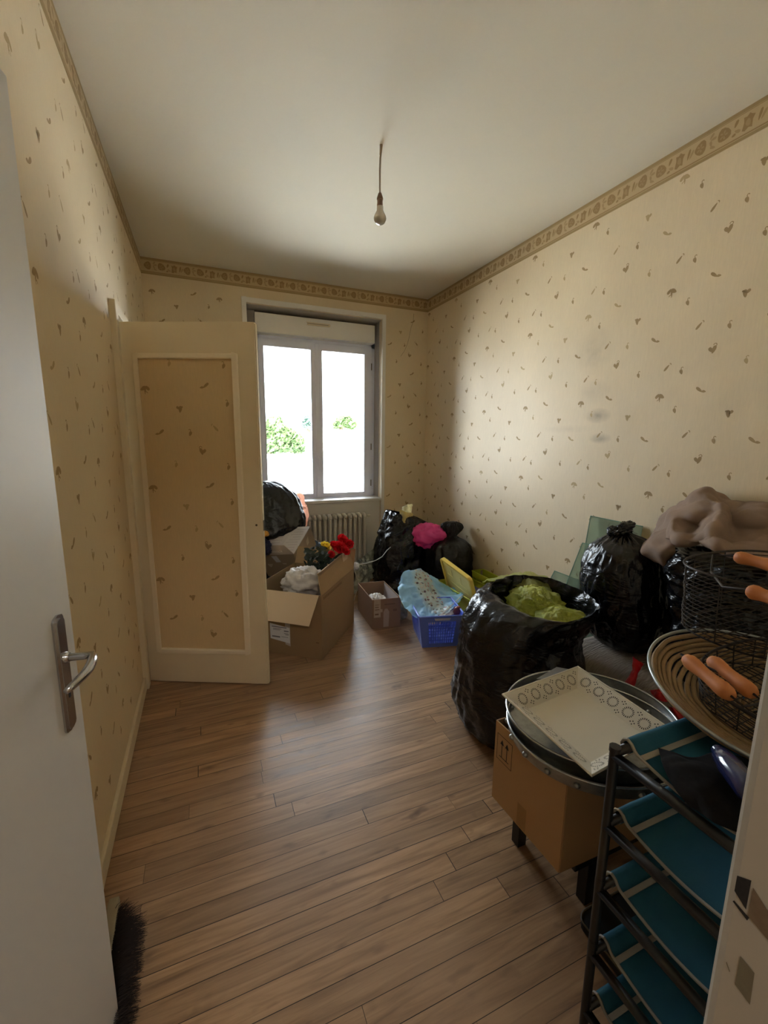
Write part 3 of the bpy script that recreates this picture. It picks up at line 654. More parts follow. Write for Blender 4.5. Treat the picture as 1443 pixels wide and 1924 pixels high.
# label, tape and small print on the front
def onface(b, org, du, n, pts, h):
    b.poly([Vector((org.x, org.y, 0))+Vector((du.x*u, du.y*u, z))+Vector((n.x, n.y, 0))*h for u, z in pts])
def rect(u0, u1, z0, z1): return [(u0, z0), (u1, z0), (u1, z1), (u0, z1)]
b = B(); onface(b, FR, fd_, nd_, [(.225, .065), (.262, .075), (.262, .30), (.225, .30)], .0034); b.done('packing_tape', mat('grey_tape', (186, 176, 170), .3), big)
b = B(); onface(b, FR, fd_, nd_, [(.228, .085), (.372, .105), (.375, .215), (.228, .195)], .0042); lab = b.done('shipping_label', M_PAPER, big)
b = B()
for k, (u0, u1, z, h_) in enumerate(((.25, .36, .190, .006), (.29, .35, .178, .004), (.30, .35, .170, .003), (.235, .27, .165, .008), (.235, .27, .150, .004), (.235, .26, .142, .004), (.30, .36, .118, .010), (.24, .29, .125, .003))): onface(b, FR, fd_, nd_, rect(u0, u1, z, z+h_), .005)
b.done('label_print', mat('grey_ink', (120, 120, 128), .7), lab)
b = B(); onface(b, FR, fd_, nd_, rect(.018, .04, .115, .121), .0034)
for k in range(14):
    u = .03+k*.024; onface(b, FR, sd_, sn, [(u, BZ-.040-.0*k), (u+.016, BZ-.038), (u+.014, BZ-.018), (u+.002, BZ-.020)], .0036)
    onface(b, FR, sd_, sn, [(u+.006, BZ-.034), (u+.010, BZ-.034), (u+.010, BZ-.024), (u+.006, BZ-.024)], .0037)
b.done('box_print', mat('brown_ink', (112, 86, 58), .8), big)

# white bundle in the big carton
M_WCLOTH = mat('crumpled_white_bag', (206, 200, 198), .6, bump=.6, bscale=24, bdist=.01, trans=.15)
b = B(); cc = FR+fd_*.20+sd_*.17; lump(b, (cc.x, cc.y, .455), (.135, .11, .105), .26, 1.9, 4)
b.done('x', M_WCLOTH); o = bpy.data.objects['x']; o.name = 'plastic_bag'; tag(o, 'crumpled white plastic bag bulging out of the big open cardboard box', 'plastic bag')
for p in o.data.polygons: p.use_smooth = True
b = B(); cc = FR+fd_*.24+sd_*.30; lump(b, (cc.x, cc.y, .20), (.17, .20, .19), .12, 2, 8); tag(b.done('bin_bag', M_BLACKBAG, smooth=True), 'black bin bag stuffed into the bottom of the big open cardboard box', 'bin bag')

# artificial flowers
M_STEM = mat('flower_stem', (70, 92, 52), .6); M_FLEAF = mat('dark_leaf', (38, 52, 40), .45, var=.4, vscale=40)
fl_t = thing('flower_bunch', (1.22, -1.35, .12), 'bunch of artificial red and yellow flowers with dark leaves in the big open box', 'artificial flowers')
rnd = random.Random(5)
def flower(c, r, m, name, petals=7, cup=.6):
    r = r*1.15; RT = Matrix.Rotation(rnd.uniform(.5, 1.0), 3, Vector((1, rnd.uniform(-.2, .6), 0)))
    b = B()
    for ring in range(3):
        for k in range(petals-ring):
            a = 2*PI*k/(petals-ring)+ring*.5+rnd.uniform(-.2, .2); rr = r*(1-.26*ring); lift = (.10+.30*ring)*cup*2; P = []
            for i in range(6):
                t = i/5; row = []
                for j in range(6):
                    s = (j/5-.5)*2; wdt = rr*.62*math.sin(PI*min(1, .12+t*.80))**.7
                    x = rr*t*math.cos(lift*t*1.4); z = rr*t*math.sin(lift*t*1.4)+.2*rr*s*s*t + rr*.08*noise.noise(Vector((t*4, s*3, a*5)))
                    y = wdt*s*.95
                    row.append(Vector(c)+RT @ Vector((x*math.cos(a)-y*math.sin(a), x*math.sin(a)+y*math.cos(a), z)))
                P.append(row)
            b.grid(P)
    return b.done(name, m, fl_t, smooth=True)
M_RED = mat('red_petal', (206, 22, 36), .5, var=.25, vscale=60, trans=.3); M_YEL = mat('yellow_petal', (236, 208, 66), .5, var=.15, vscale=60, trans=.3)
FY = -1.28
for (px, py, r, m, n_, yy) in ((643, 1009, .040, M_RED, 'red_flower', -1.24), (655, 1018, .036, M_RED, 'red_flower', -1.26), (637, 1024, .045, M_RED, 'red_flower', -1.32), (627, 1020, .032, M_RED, 'red_flower', -1.30), (648, 1030, .036, M_RED, 'red_flower', -1.36), (622, 1037, .026, M_RED, 'red_flower', -1.38), (612, 1022, .040, M_YEL, 'yellow_flower', -1.26)):
    c = at(px, py+5, Y=yy); flower(c, r, m, n_)
    b = B(); b.tube([c+Vector((0, 0, -.0)), c+Vector((-.01, .0, -.10)), Vector((1.16, -1.38, .30))], .003, 6); b.done('stem', M_STEM, fl_t, smooth=True)
b = B()
for k in range(420):
    px, py = rnd.uniform(574, 612), rnd.uniform(1028, 1100)
    if rnd.random() < .3: px, py = rnd.uniform(600, 640), rnd.uniform(1040, 1075)
    c = at(px, py, Y=rnd.uniform(-1.42, -1.22)); a = Vector((rnd.gauss(0, 1), rnd.gauss(0, 1), rnd.gauss(0, 1)*.5)).normalized(); e = a.orthogonal().normalized(); l = rnd.uniform(.018, .034)
    b.poly([c-a*l, c-a*l*.3+e*l*.42, c+a*l*.5+e*l*.3, c+a*l, c+a*l*.5-e*l*.3, c-a*l*.3-e*l*.42])
b.done('leaves', M_FLEAF, fl_t)

# second carton, tilted, behind the big one
N0 = at(552, 1041, Y=-.93); K0 = at(585, 986, Y=-.70); L0 = at(468, 1044, Y=-.73)
kd = (K0-N0); ld = (L0-N0); ld = ld.normalized()*.30
kd = kd.normalized()*.33
dn = kd.cross(ld).normalized(); dn = dn if dn.z < 0 else -dn
b = B(); dp = dn*.30
for (p, q) in ((N0, N0+kd), (N0+kd, N0+kd+ld), (N0+kd+ld, N0+ld), (N0+ld, N0)): b.slab([p, q, q+dp, p+dp], .005)
b.slab([N0+dp, N0+kd+dp, N0+kd+ld+dp, N0+ld+dp], .005)
t2 = thing('cardboard_box', N0+kd*.5+ld*.5+dp, 'tilted cardboard box with pale printed top flaps, leaning behind the big open box', 'cardboard box')
b.done('box_body', M_CARDG, t2)
b = B(); b.slab([N0, N0+ld*.5+kd*.0, N0+ld*.5+kd-dn*.004, N0+kd-dn*.004], .005); f1 = b.done('top_flap', mat('pale_board', (196, 192, 196), .7, var=.04), t2)
b = B(); b.slab([N0+ld*.51, N0+ld, N0+ld+kd-dn*.002, N0+ld*.51+kd-dn*.002], .005); f2 = b.done('top_flap', MATS['pale_board'], t2)
b = B()
for k in range(9):
    u0 = .06+.02*(k % 3); v = .12+k*.095
    for (a0, a1) in ((.06, .42), (.58, .92)):
        p = N0+ld*(a0+.03*(k % 2))+kd*v-dn*.0075; q = N0+ld*(a1-.05*(k % 3))+kd*v-dn*.0075; b.slab([p, q, q+kd*.010, p+kd*.010], .0006)
b.done('print_lines', mat('pale_ink', (164, 160, 166), .7), f1)
fdn = (-kd.normalized()*.05+dn*.06)
b = B(); b.slab([N0-dn*.001, N0+ld, N0+ld+Vector((0, -.015, .085)), N0+ld*.26+Vector((-.005, -.015, .080))], .005); b.done('front_flap', mat('brown_flap', (176, 160, 146), .8), t2)
cu = bpy.data.curves.new('lettering', 'FONT'); cu.body = 'HIRESCA'; cu.size = .026; cu.extrude = .0003
to = bpy.data.objects.new('lettering', cu); C.objects.link(to); bpy.context.view_layer.update()
me = bpy.data.meshes.new_from_object(to.evaluated_get(bpy.context.evaluated_depsgraph_get())); bpy.data.objects.remove(to)
tm = bpy.data.objects.new('lettering', me); C.objects.link(tm); me.materials.append(mat('faded_white_ink', (206, 200, 192), .8))
ex = -ld.normalized(); ey = (Vector((0, -.015, .065))).normalized(); ez = ex.cross(ey).normalized()
org = N0+ld*.66+ey*.020+ez*.004
me.transform(Matrix(((ex.x, ey.x, ez.x, org.x), (ex.y, ey.y, ez.y, org.y), (ex.z, ey.z, ez.z, org.z), (0, 0, 0, 1))))
tm.parent = t2; tm.matrix_parent_inverse = Matrix.Translation(-WLOC[t2.name])
b = B(); fn = -(kd.normalized()); 
def ff(u, v, h=.004): return N0+ld*u+dn*v+fn*h
b.poly([ff(.50, .012), ff(.66, .012), ff(.58, .085), ff(.44, .085)]); b.done('tape_strip', mat('pale_tape', (186, 184, 190), .3), t2)
b = B(); b.poly([ff(.70, .105), ff(.86, .10), ff(.84, .125), ff(.78, .145), ff(.74, .125)]); b.poly([ff(.30, .100), ff(.42, .098), ff(.40, .112), ff(.31, .114)])
sn2 = ld.normalized()*-.004
for (u, v, s) in ((.62, .05, .05), (.45, .13, .04), (.25, .17, .04)):
    b.poly([N0+kd*u+dn*v+sn2, N0+kd*(u+.14)+dn*(v-.015)+sn2, N0+kd*(u+.10)+dn*(v+s)+sn2, N0+kd*(u-.02)+dn*(v+s)+sn2])
b.done('printed_symbols', mat('faded_print', (188, 172, 148), .8), t2)

# small carton
sm = thing('cardboard_box', (1.64, -1.24, 0), 'small open cardboard box with crumpled white paper, between big box and blue basket', 'cardboard box')
sc_ = [Vector((1.515, -1.435)), Vector((1.738, -1.462)), Vector((1.765, -1.062)), Vector((1.542, -1.035))]; SZ = .235
card_walls('box_body', [tuple(p) for p in sc_], 0, SZ, mat('brown_grey_board', (146, 118, 96), .85, var=.08, vscale=7), sm)
e = (sc_[1]-sc_[0]).normalized(); n0 = Vector((e.y, -e.x)); l_ = (sc_[1]-sc_[0]).length
b = B(); onface(b, sc_[0], e, n0, [(.012, .09), (.065, .09), (.065, .235), (.012, .235)], .003); onface(b, sc_[0], e, n0, [(.05, .13), (.08, .13), (.08, .155), (.05, .155)], .0032); b.done('tape_label', mat('dull_tape', (186, 168, 146), .4, var=.15, vscale=60), sm)
b = B(); onface(b, sc_[0], e, n0, [(.088, .008), (.130, .008), (.134, .13), (.118, .155), (.100, .155), (.088, .13)], .003); b.done('packing_tape', mat('shiny_tape', (184, 166, 150), .2, var=.1, vscale=40), sm)
b = B()
for (u, v, w_, h_) in ((.095, .185, .085, .010), (.165, .13, .03, .018), (.02, .15, .035, .006), (.02, .17, .03, .006), (.02, .19, .035, .004), (.02, .11, .03, .012)): onface(b, sc_[0], e, n0, rect(u, u+w_, v, v+h_), .0037)
b.done('box_print', mat('print_brown', (124, 98, 78), .8), sm)
b = B(); p0 = sc_[1]+(sc_[2]-sc_[1])*.1; q0 = sc_[1]+(sc_[2]-sc_[1])*.95; inn = Vector((-1, .06)).normalized()*.006
b.poly([(p0.x+inn.x, p0.y, SZ-.005), (q0.x+inn.x, q0.y, SZ-.005), (q0.x+inn.x, q0.y, SZ-.12), (p0.x+inn.x, p0.y, SZ-.12)]); b.done('inner_label', MATS['pale_board'], sm)
b = B(); lump(b, (1.615, -1.29, .135), (.075, .12, .07), .28, 2.3, 12); tag(b.done('crumpled_paper', mat('white_paper', (214, 208, 204), .7, bump=.4, bscale=30), smooth=True), 'crumpled white paper inside the small open cardboard box', 'paper')

# ------------------------------------------------------------------ bags by the window
b = B(); bag_body(b, [(.01, .80, -.43, .22, .20), (.12, .80, -.43, .27, .24), (.30, .80, -.43, .27, .24), (.46, .82, -.43, .25, .23), (.56, .84, -.43, .16, .16)], amp=.03, seed=3, cap_top=True)
tag(b.done('bin_bag', M_BLACKBAG, smooth=True), 'black bin bag on the floor under the window, lowest of its pile', 'bin bag')
b = B(); bag_body(b, [(.565, .93, -.46, .15, .16), (.62, .94, -.46, .24, .23), (.74, .94, -.42, .275, .25), (.90, .93, -.38, .235, .22), (1.0, .91, -.36, .17, .17), (1.055, .89, -.36, .07, .07)], amp=.02, seed=6, cap_top=True, hor=.7)
tag(b.done('bin_bag', M_BLACKBAG, smooth=True), 'bulging black bin bag in front of the window, topmost of its pile', 'bin bag')
b = B()
pa = [[at(557, 924, Y=-.30), at(566, 926, Y=-.28), at(572, 932, Y=-.27)], [at(560, 945, Y=-.34), at(568, 947, Y=-.30), at(574, 946, Y=-.28)], [at(563, 960, Y=-.34), at(572, 962, Y=-.31), at(579, 956, Y=-.28)], [at(569, 990, Y=-.33), at(576, 988, Y=-.31), at(580, 975, Y=-.28)]]
patch(b, pa, 16, 24, .012, 22, 5); tag(b.done('plastic_film', film('peach_film', (255, 214, 194), .75, .3, .5), smooth=True, solid=.002), 'peach coloured translucent film squeezed between black bag and radiator', 'plastic film')
b = B(); c = at(497, 1003, Y=-.75); lump(b, c, (.032, .03, .024), .3, 1.6, 3, 24, 16); tag(b.done('cloth_scrap', mat('orange_cloth', (240, 180, 84), .6, trans=.2), smooth=True), 'small orange scrap lying on dark bags beside the cupboard door edge', 'cloth')
b = B(); c = at(488, 1016, Y=-.85); lump(b, (c.x-.03, c.y+.02, c.z-.06), (.12, .12, .085), .2, 2.4, 9, 40, 26); tag(b.done('bin_bag', bag_mat('navy_bag', (30, 32, 66), .3), smooth=True), 'navy blue bag peeking out between tilted box and cupboard door', 'bin bag')
b = B(); c = at(597, 1030, Y=-.62); lump(b, (c.x-.01, c.y, c.z-.12), (.07, .10, .175), .16, 2.0, 14, 40, 30); tag(b.done('plastic_bag', bag_mat('steel_blue_bag', (96, 112, 134), .25), smooth=True), 'shiny grey-blue plastic bag behind the tilted box, in front of the radiator', 'plastic bag')
# clear sheet on the floor right of the radiator
b = B()
pa = [[at(719, 1022, Y=-.30), at(722, 1040, Y=-.34), at(724, 1060, Y=-.4)], [at(700, 1032, Y=-.40), at(704, 1055, Y=-.46), at(708, 1080, Y=-.5)], [at(682, 1046, Y=-.50), at(686, 1070, Y=-.60), at(690, 1098, Y=-.62)], [at(666, 1056, Y=-.62), at(666, 1080, Y=-.72), Vector((1.60, -.72, .01))]]
patch(b, pa, 24, 30, .035, 7, 6); tag(b.done('plastic_sheet', film('clear_film', (216, 220, 208), .8, .25, .45, 14), smooth=True, solid=.002), 'crumpled clear plastic sheet beside the radiator, left of the corner bags', 'plastic sheet')

# ------------------------------------------------------------------ bags in the far corner
b = B(); bag_body(b, [(.005, 2.10, -.66, .22, .22), (.10, 2.11, -.64, .25, .25), (.30, 2.12, -.62, .245, .245), (.50, 2.15, -.60, .23, .23), (.62, 2.18, -.59, .21, .21), (.70, 2.16, -.58, .16, .18, -.2, 0), (.73, 2.13, -.58, .11, .14, -.25, 0)], amp=.022, seed=11, hor=1.6)
bagA = tag(b.done('bin_bag', M_BLACKBAG, smooth=True), 'open black bin bag in the far corner with a wrapped bouquet sticking out', 'bin bag')
b = B(); bag_body(b, [(.005, 2.46, -.97, .165, .19), (.10, 2.46, -.97, .195, .22), (.30, 2.46, -.97, .20, .225), (.44, 2.46, -.96, .19, .21), (.50, 2.47, -.95, .15, .17), (.535, 2.49, -.93, .07, .07), (.555, 2.50, -.92, .05, .05), (.60, 2.52, -.91, .085, .06), (.65, 2.52, -.90, .085, .055), (.675, 2.52, -.90, .04, .03)], amp=.018, seed=15, pleat=.006, pleat_from=.62, cap_top=True)
tag(b.done('bin_bag', M_BLACKBAG2, smooth=True), 'matt black tied bin bag against the right wall, under the pink bag', 'bin bag')
b = B(); c = at(804, 1006, Y=-.86); lump(b, (c.x+.01, c.y, c.z-.005), (.165, .125, .108), .22, 1.7, 21, M=Matrix.Rotation(.15, 3, 'Y'))
tag(b.done('plastic_bag', mat('pink_film', (250, 88, 172), .4, bump=.5, bscale=14, bdist=.01, trans=.3), smooth=True), 'bright pink crumpled plastic bag on top of the two corner bin bags', 'plastic bag')
bq = thing('wrapped_bouquet', at(760, 985, Y=-.72), 'pale yellow wrapped paper bouquet sticking out of the open corner bag', 'paper')
def sheetpx(pts, Yd, m, name, parent, amp=.006, sc=25, seed=1, **k):
    b = B(); patch(b, [[at(x, y, Y=Yd+dy) for (x, y, dy) in r] for r in pts], 18, 22, amp, sc, seed); return b.done(name, m, parent, smooth=True, solid=.0015)
sheetpx([[(752, 957, .01), (763, 962, -.03), (776, 964, .01)], [(751, 970, .02), (762, 972, -.05), (775, 974, .02)], [(754, 995, .02), (762, 998, -.03), (770, 994, .02)]], -.72, mat('yellow_paper', (206, 192, 132), .5, trans=.3), 'paper_wrap', bq)
sheetpx([[(756, 953, .03), (766, 948, -.01), (775, 947, .02)], [(754, 962, .03), (765, 960, -.02), (773, 960, .02)], [(757, 985, .03), (763, 985, 0), (768, 982, .02)]], -.70, film('cream_cellophane', (226, 220, 184), .8, .15), 'cellophane', bq, .012, 30, 3)
b = B(); b.tube([Vector((1.50, -.98, .006)), Vector((1.56, -.99, .20)), at(664, 1062, Y=-1.02), at(690, 1058, Y=-1.0), at(706, 1053, Y=-.99), at(718, 1046, Y=-.98), at(727, 1034, Y=-.98), at(734, 1028, Y=-.97)], .0032, 8)
tag(b.done('cable', mat('grey_cable', (186, 184, 180), .4), smooth=True), 'thin light grey cable curving in front of the corner bin bag', 'cable')
for o in (): pass
b = B(); c = at(669, 1060, Y=-.70); lump(b, c+Vector((0, 0, -.02)), (.03, .03, .035), .3, 2, 2, 20, 14); tag(b.done('paper_scrap', M_PAPER, smooth=True), 'small white paper scrap between big box and clear plastic sheet', 'paper')

# ------------------------------------------------------------------ blue basket
bs = thing('laundry_basket', (1.85, -1.63, 0), 'blue slotted plastic basket on the floor holding a light blue floral bag', 'basket')
M_BLUE = mat('blue_plastic', (98, 126, 230), .35)
f0, f1 = Vector((1.735, -1.842)), Vector((1.990, -1.910)); fe = (f1-f0).normalized(); fb = Vector((-fe.y, fe.x)); LB, WB_, HB = .30, (f1-f0).length, .235
cen = (f0+f1)/2+fb*LB/2; FLR = .035
def bp(u, v, z):   # u across -1..1, v front(-1)..back(1)
    k = 1+ .24*(z/HB); p = cen+fe*(u*WB_/2*k)+fb*(v*LB/2*(1+.16*z/HB)); return Vector((p.x, p.y, z))
b = B()
def slotted(fn, w_, z0, z1, cols, rows):
    """solid frame with a grid of open slots: built as bars"""
    du = 2.0/(cols+4); zb = [0, z0]; 
    def bar(u0, u1, za, zc):
        b.slab([fn(u0, za), fn(u1, za), fn(u1, zc), fn(u0, zc)], .003)
    bar(-1, 1, 0, z0); bar(-1, 1, z1, HB)
    bar(-1, -.62, z0, z1); bar(.62, 1, z0, z1)
    hh = (z1-z0)/rows
    for r in range(rows-1): bar(-.62, .62, z0+hh*(r+1)-.003, z0+hh*(r+1)+.003)
    for c_ in range(cols-1):
        u = -.62+1.24*(c_+1)/cols; bar(u-.022, u+.022, z0, z1)
slotted(lambda u, z: bp(u, -1, z), WB_, .03, .195, 11, 7)
slotted(lambda u, z: bp(u, 1, z), WB_, .03, .195, 11, 7)
slotted(lambda v, z: bp(-1, v, z), LB, .03, .20, 15, 7)
slotted(lambda v, z: bp(1, v, z), LB, .03, .20, 15, 7)
b.prism([bp(-1, -1, .002), bp(1, -1, .002), bp(1, 1, .002), bp(-1, 1, .002)], (0, 0, .003)); b.done('basket_body', M_BLUE, bs)
b = B(); rim = [(-1, -1), (-.4, -1), (.4, -1), (1, -1), (1, 1), (.4, 1), (-.4, 1), (-1, 1)]
rp = []
for i in range(8):
    p, q = bp(*rim[i], HB), bp(*rim[(i+1) % 8], HB)
    for k in range(4):
        t = .06+.88*k/3; r_p = p.lerp(q, t); rp.append(r_p)
b.tube(rp, .007, 8, closed=True); b.done('rim', M_BLUE, bs, smooth=True)
b = B(); b.slab([bp(-.32, -1, HB-.028)+Vector((0, -.003, 0)), bp(.32, -1, HB-.028)+Vector((0, -.003, 0)), bp(.36, -1, HB-.012)+Vector((0, -.003, 0)), bp(-.36, -1, HB-.012)+Vector((0, -.003, 0))], .003); b.done('grip_slot', mat('pale_grip', (196, 204, 236), .4), bs)
# floral bag
M_FLORAL = None
def floral():
    m = mat('light_blue_bag', (166, 216, 242), .35, bump=.6, bscale=16, bdist=.012, trans=.12); nt = m.node_tree; N = nt.nodes; L = nt.links
    bb = N['Principled BSDF']; tc = N.new('ShaderNodeTexCoord')
    vo = N.new('ShaderNodeTexVoronoi'); vo.inputs['Scale'].default_value = 36; vo.inputs['Randomness'].default_value = .9; L.new(tc.outputs['Object'], vo.inputs['Vector'])
    lt = N.new('ShaderNodeMath'); lt.operation = 'LESS_THAN'; lt.inputs[1].default_value = .40; L.new(vo.outputs['Distance'], lt.inputs[0])
    c0 = at(812, 1112, Y=-1.60)
    mp = N.new('ShaderNodeMapping'); s = 8.2; mp.inputs['Location'].default_value = (-c0.x*s, 0, -c0.z*s*.8); mp.inputs['Scale'].default_value = (s, 0, s*.8); L.new(tc.outputs['Object'], mp.inputs[0])
    gr = N.new('ShaderNodeTexGradient'); gr.gradient_type = 'SPHERICAL'; L.new(mp.outputs[0], gr.inputs[0])
    nn = N.new('ShaderNodeTexNoise'); nn.inputs['Scale'].default_value = 16; L.new(tc.outputs['Object'], nn.inputs['Vector'])
    ga = N.new('ShaderNodeMath'); ga.operation = 'MULTIPLY'; L.new(gr.outputs[1], ga.inputs[0]); L.new(nn.outputs[0], ga.inputs[1])
    gt = N.new('ShaderNodeMath'); gt.operation = 'GREATER_THAN'; gt.inputs[1].default_value = .10; L.new(ga.outputs[0], gt.inputs[0])
    mu = N.new('ShaderNodeMath'); mu.operation = 'MULTIPLY'; L.new(gt.outputs[0], mu.inputs[0]); L.new(lt.outputs[0], mu.inputs[1])
    cr = N.new('ShaderNodeValToRGB'); cr.color_ramp.interpolation = 'CONSTANT'; e = cr.color_ramp.elements
    e[0].color = hexc(122, 92, 104); e[1].position = .3; e[1].color = hexc(168, 158, 150)
    for p, c in ((.5, (196, 120, 140)), (.62, (94, 106, 116)), (.8, (206, 204, 200))): k = e.new(p); k.color = hexc(*c)
    sp = N.new('ShaderNodeSeparateColor'); L.new(vo.outputs['Color'], sp.inputs[0]); L.new(sp.outputs[0], cr.inputs[0])
    mx = N.new('ShaderNodeMix'); mx.data_type = 'RGBA'; mx.inputs[6].default_value = hexc(160, 214, 255); L.new(mu.outputs[0], mx.inputs[0]); L.new(cr.outputs[0], mx.inputs[7])
    # paler ground between the flowers
    m0 = N.new('ShaderNodeMix'); m0.data_type = 'RGBA'; m0.inputs[6].default_value = hexc(160, 214, 255); m0.inputs[7].default_value = hexc(196, 212, 216)
    ml = N.new('ShaderNodeMath'); ml.operation = 'MULTIPLY'; ml.inputs[1].default_value = 2.2; ml.use_clamp = True; L.new(gr.outputs[1], ml.inputs[0])
    L.new(ml.outputs[0], m0.inputs[0]); L.new(m0.outputs[2], mx.inputs[6]); L.new(mx.outputs[2], bb.inputs['Base Color']); return m
pa = [[(748, 1102, -1.46), (757, 1076, -1.42), (776, 1070, -1.38), (800, 1074, -1.34), (832, 1096, -1.34), (862, 1112, -1.40), (871, 1115, -1.50)],
      [(750, 1118, -1.55), (770, 1098, -1.50), (788, 1090, -1.47), (806, 1094, -1.45), (826, 1108, -1.48), (848, 1120, -1.55), (868, 1122, -1.62)],
      [(756, 1135, -1.62), (774, 1120, -1.60), (794, 1114, -1.58), (810, 1118, -1.58), (822, 1128, -1.62), (838, 1138, -1.70), (854, 1140, -1.76)],
      [(766, 1148, -1.70), (782, 1146, -1.70), (798, 1144, -1.70), (810, 1146, -1.72), (818, 1152, -1.76), (824, 1156, -1.80), (832, 1158, -1.84)],
      [(780, 1160, -1.77), (788, 1161, -1.79), (798, 1162, -1.80), (806, 1162, -1.81), (812, 1163, -1.81), (816, 1163, -1.82), (820, 1163, -1.82)]]
b = B(); patch(b, [[at(x, y, Y=Yd) for (x, y, Yd) in r] for r in pa], 70, 60, .016, 11, 17)
tag(b.done('floral_bag', floral(), smooth=True, solid=.0012), 'light blue plastic bag with a printed floral spray, spread open in the blue basket', 'plastic bag')
b = B(); c = at(859, 1150, Y=-1.80); b.lathe([(0, -.03), (.022, -.026), (.030, 0), (.028, .03), (.012, .05), (0, .052)], M=Matrix.Translation(c) @ Matrix.Rotation(.35, 4, 'X'), seg=20)
tag(b.done('bottle', mat('dark_red_plastic', (120, 56, 58), .35), smooth=True), 'small dark red rounded container at the right front corner of the blue basket', 'container')
b = B(); ps = [at(826, 1158, Y=-1.83), at(852, 1146, Y=-1.76), at(856, 1152, Y=-1.78), at(836, 1163, Y=-1.85)]; b.slab([ps[0], ps[1], ps[2], ps[3]], .012)
b.tube([at(823, 1160, Y=-1.84), at(870, 1118, Y=-1.62)], .004, 6)
tag(b.done('photo_frame', mat('white_plastic', (226, 226, 222), .4)), 'small white plastic frame tucked under the floral bag in the blue basket', 'frame')
b = B(); c = at(752, 1170, Y=-1.45); lump(b, (1.83, -1.50, .055), (.06, .12, .055), .25, 2.2, 31) if False else lump(b, (1.80, -1.30, .06), (.05, .11, .06), .25, 2.2, 31, 36, 24); tag(b.done('plastic_film', film('dusty_film', (168, 162, 150), .75, .35), smooth=True), 'crumpled translucent grey film on the floor between small box and blue basket', 'plastic film')

# ------------------------------------------------------------------ lime tub, yellow lid, lime basket
M_LIME = mat('lime_plastic', (190, 202, 66), .35, trans=.12); M_YLID = mat('yellow_lid_plastic', (244, 226, 152), .35)
tub = thing('storage_tub', (2.38, -1.5, 0), 'lime green plastic tub on the floor with a yellow lid standing in it', 'tub')
tx0, tx1, ty0, ty1, tz = 2.265, 2.52, -1.80, -1.20, .215
b = B()
def tp(x, y, z):
    k = z/tz*.035; sx = -1 if x == tx0 else 1; sy = -1 if y == ty0 else 1; return Vector((x+sx*k*.8, y+sy*k, z))
for (p, q) in (((tx0, ty0), (tx1, ty0)), ((tx1, ty0), (tx1, ty1)), ((tx1, ty1), (tx0, ty1)), ((tx0, ty1), (tx0, ty0))): b.slab([tp(*p, 0), tp(*q, 0), tp(*q, tz), tp(*p, tz)], .004)
b.prism([tp(tx0, ty0, 0), tp(tx1, ty0, 0), tp(tx1, ty1, 0), tp(tx0, ty1, 0)], (0, 0, .004)); b.done('tub_body', M_LIME, tub, bevel=.002)
b = B(); cs = [tp(tx0, ty0, tz), tp(tx1, ty0, tz), tp(tx1, ty1, tz), tp(tx0, ty1, tz)]; b.tube([cs[i].lerp(cs[(i+1) % 4], t) for i in range(4) for t in (.04, .5, .96)], .007, 8, closed=True); b.done('rim', M_LIME, tub, smooth=True)
# lid: leaning rounded rectangle
A0 = at(829, 1047, Y=-1.30); A1 = at(884, 1088, Y=-1.68); B1 = at(897, 1143, Y=-1.66); B0 = A0+(B1-A1)
ux = (A1-A0); vx = (B0-A0); Wd = ux.length; Hd = vx.length; ux.normalize(); vx.normalize(); nx = ux.cross(vx).normalized()
if nx.x > 0: nx = -nx
def lp(u, v, h): return A0+ux*u+vx*v+nx*h
def rr(u0, v0, u1, v1, r, n=5):
    o = []
    for (cx, cy, a0) in ((u0+r, v0+r, PI), (u1-r, v0+r, 1.5*PI), (u1-r, v1-r, 0), (u0+r, v1-r, .5*PI)):
        for k in range(n+1): a = a0+PI/2*k/n; o.append((cx+r*math.cos(a), cy+r*math.sin(a)))
    return o
lid = thing('tub_lid', B0, 'pale yellow rectangular plastic lid standing upright in the lime tub', 'lid')
b = B(); b.prism([lp(u, v, -.006) for u, v in rr(0, 0, Wd, Hd+.05, .03)], nx*.010); b.done('lid_plate', M_YLID, lid, bevel=.002)
b = B()
out = rr(-.004, -.004, Wd+.004, Hd+.054, .034, 6); inn = rr(.014, .014, Wd-.014, Hd+.036, .02, 6)
for i in range(len(out)):
    j = (i+1) % len(out)
    p = [lp(*out[i], -.016), lp(*out[j], -.016), lp(*out[j], .016), lp(*out[i], .016)]; q = [lp(*inn[i], .016), lp(*inn[j], .016), lp(*inn[j], .004), lp(*inn[i], .004)]
    b.poly(p); b.poly([p[3], p[2], q[1], q[0]]); b.poly(q); b.poly([lp(*out[i], -.016), lp(*out[j], -.016), lp(*inn[j], -.016), lp(*inn[i], -.016)])
b.done('lid_rim', mat('yellow_rim', (232, 204, 104), .35), lid)
b = B()
for (u0, v0, u1, v1) in ((.10, .12, .42, .16), (.12, .46, .34, .49), (.46, .52, .80, .55), (.30, .20, .32, .44), (.60, .24, .62, .50), (.2, .7, .8, .72)):
    b.prism([lp(u*Wd, v*Hd, .003) for u, v in ((u0, v0), (u1, v0), (u1, v1), (u0, v1))], nx*.004)
b.done('ribs', M_YLID, lid, bevel=.001)
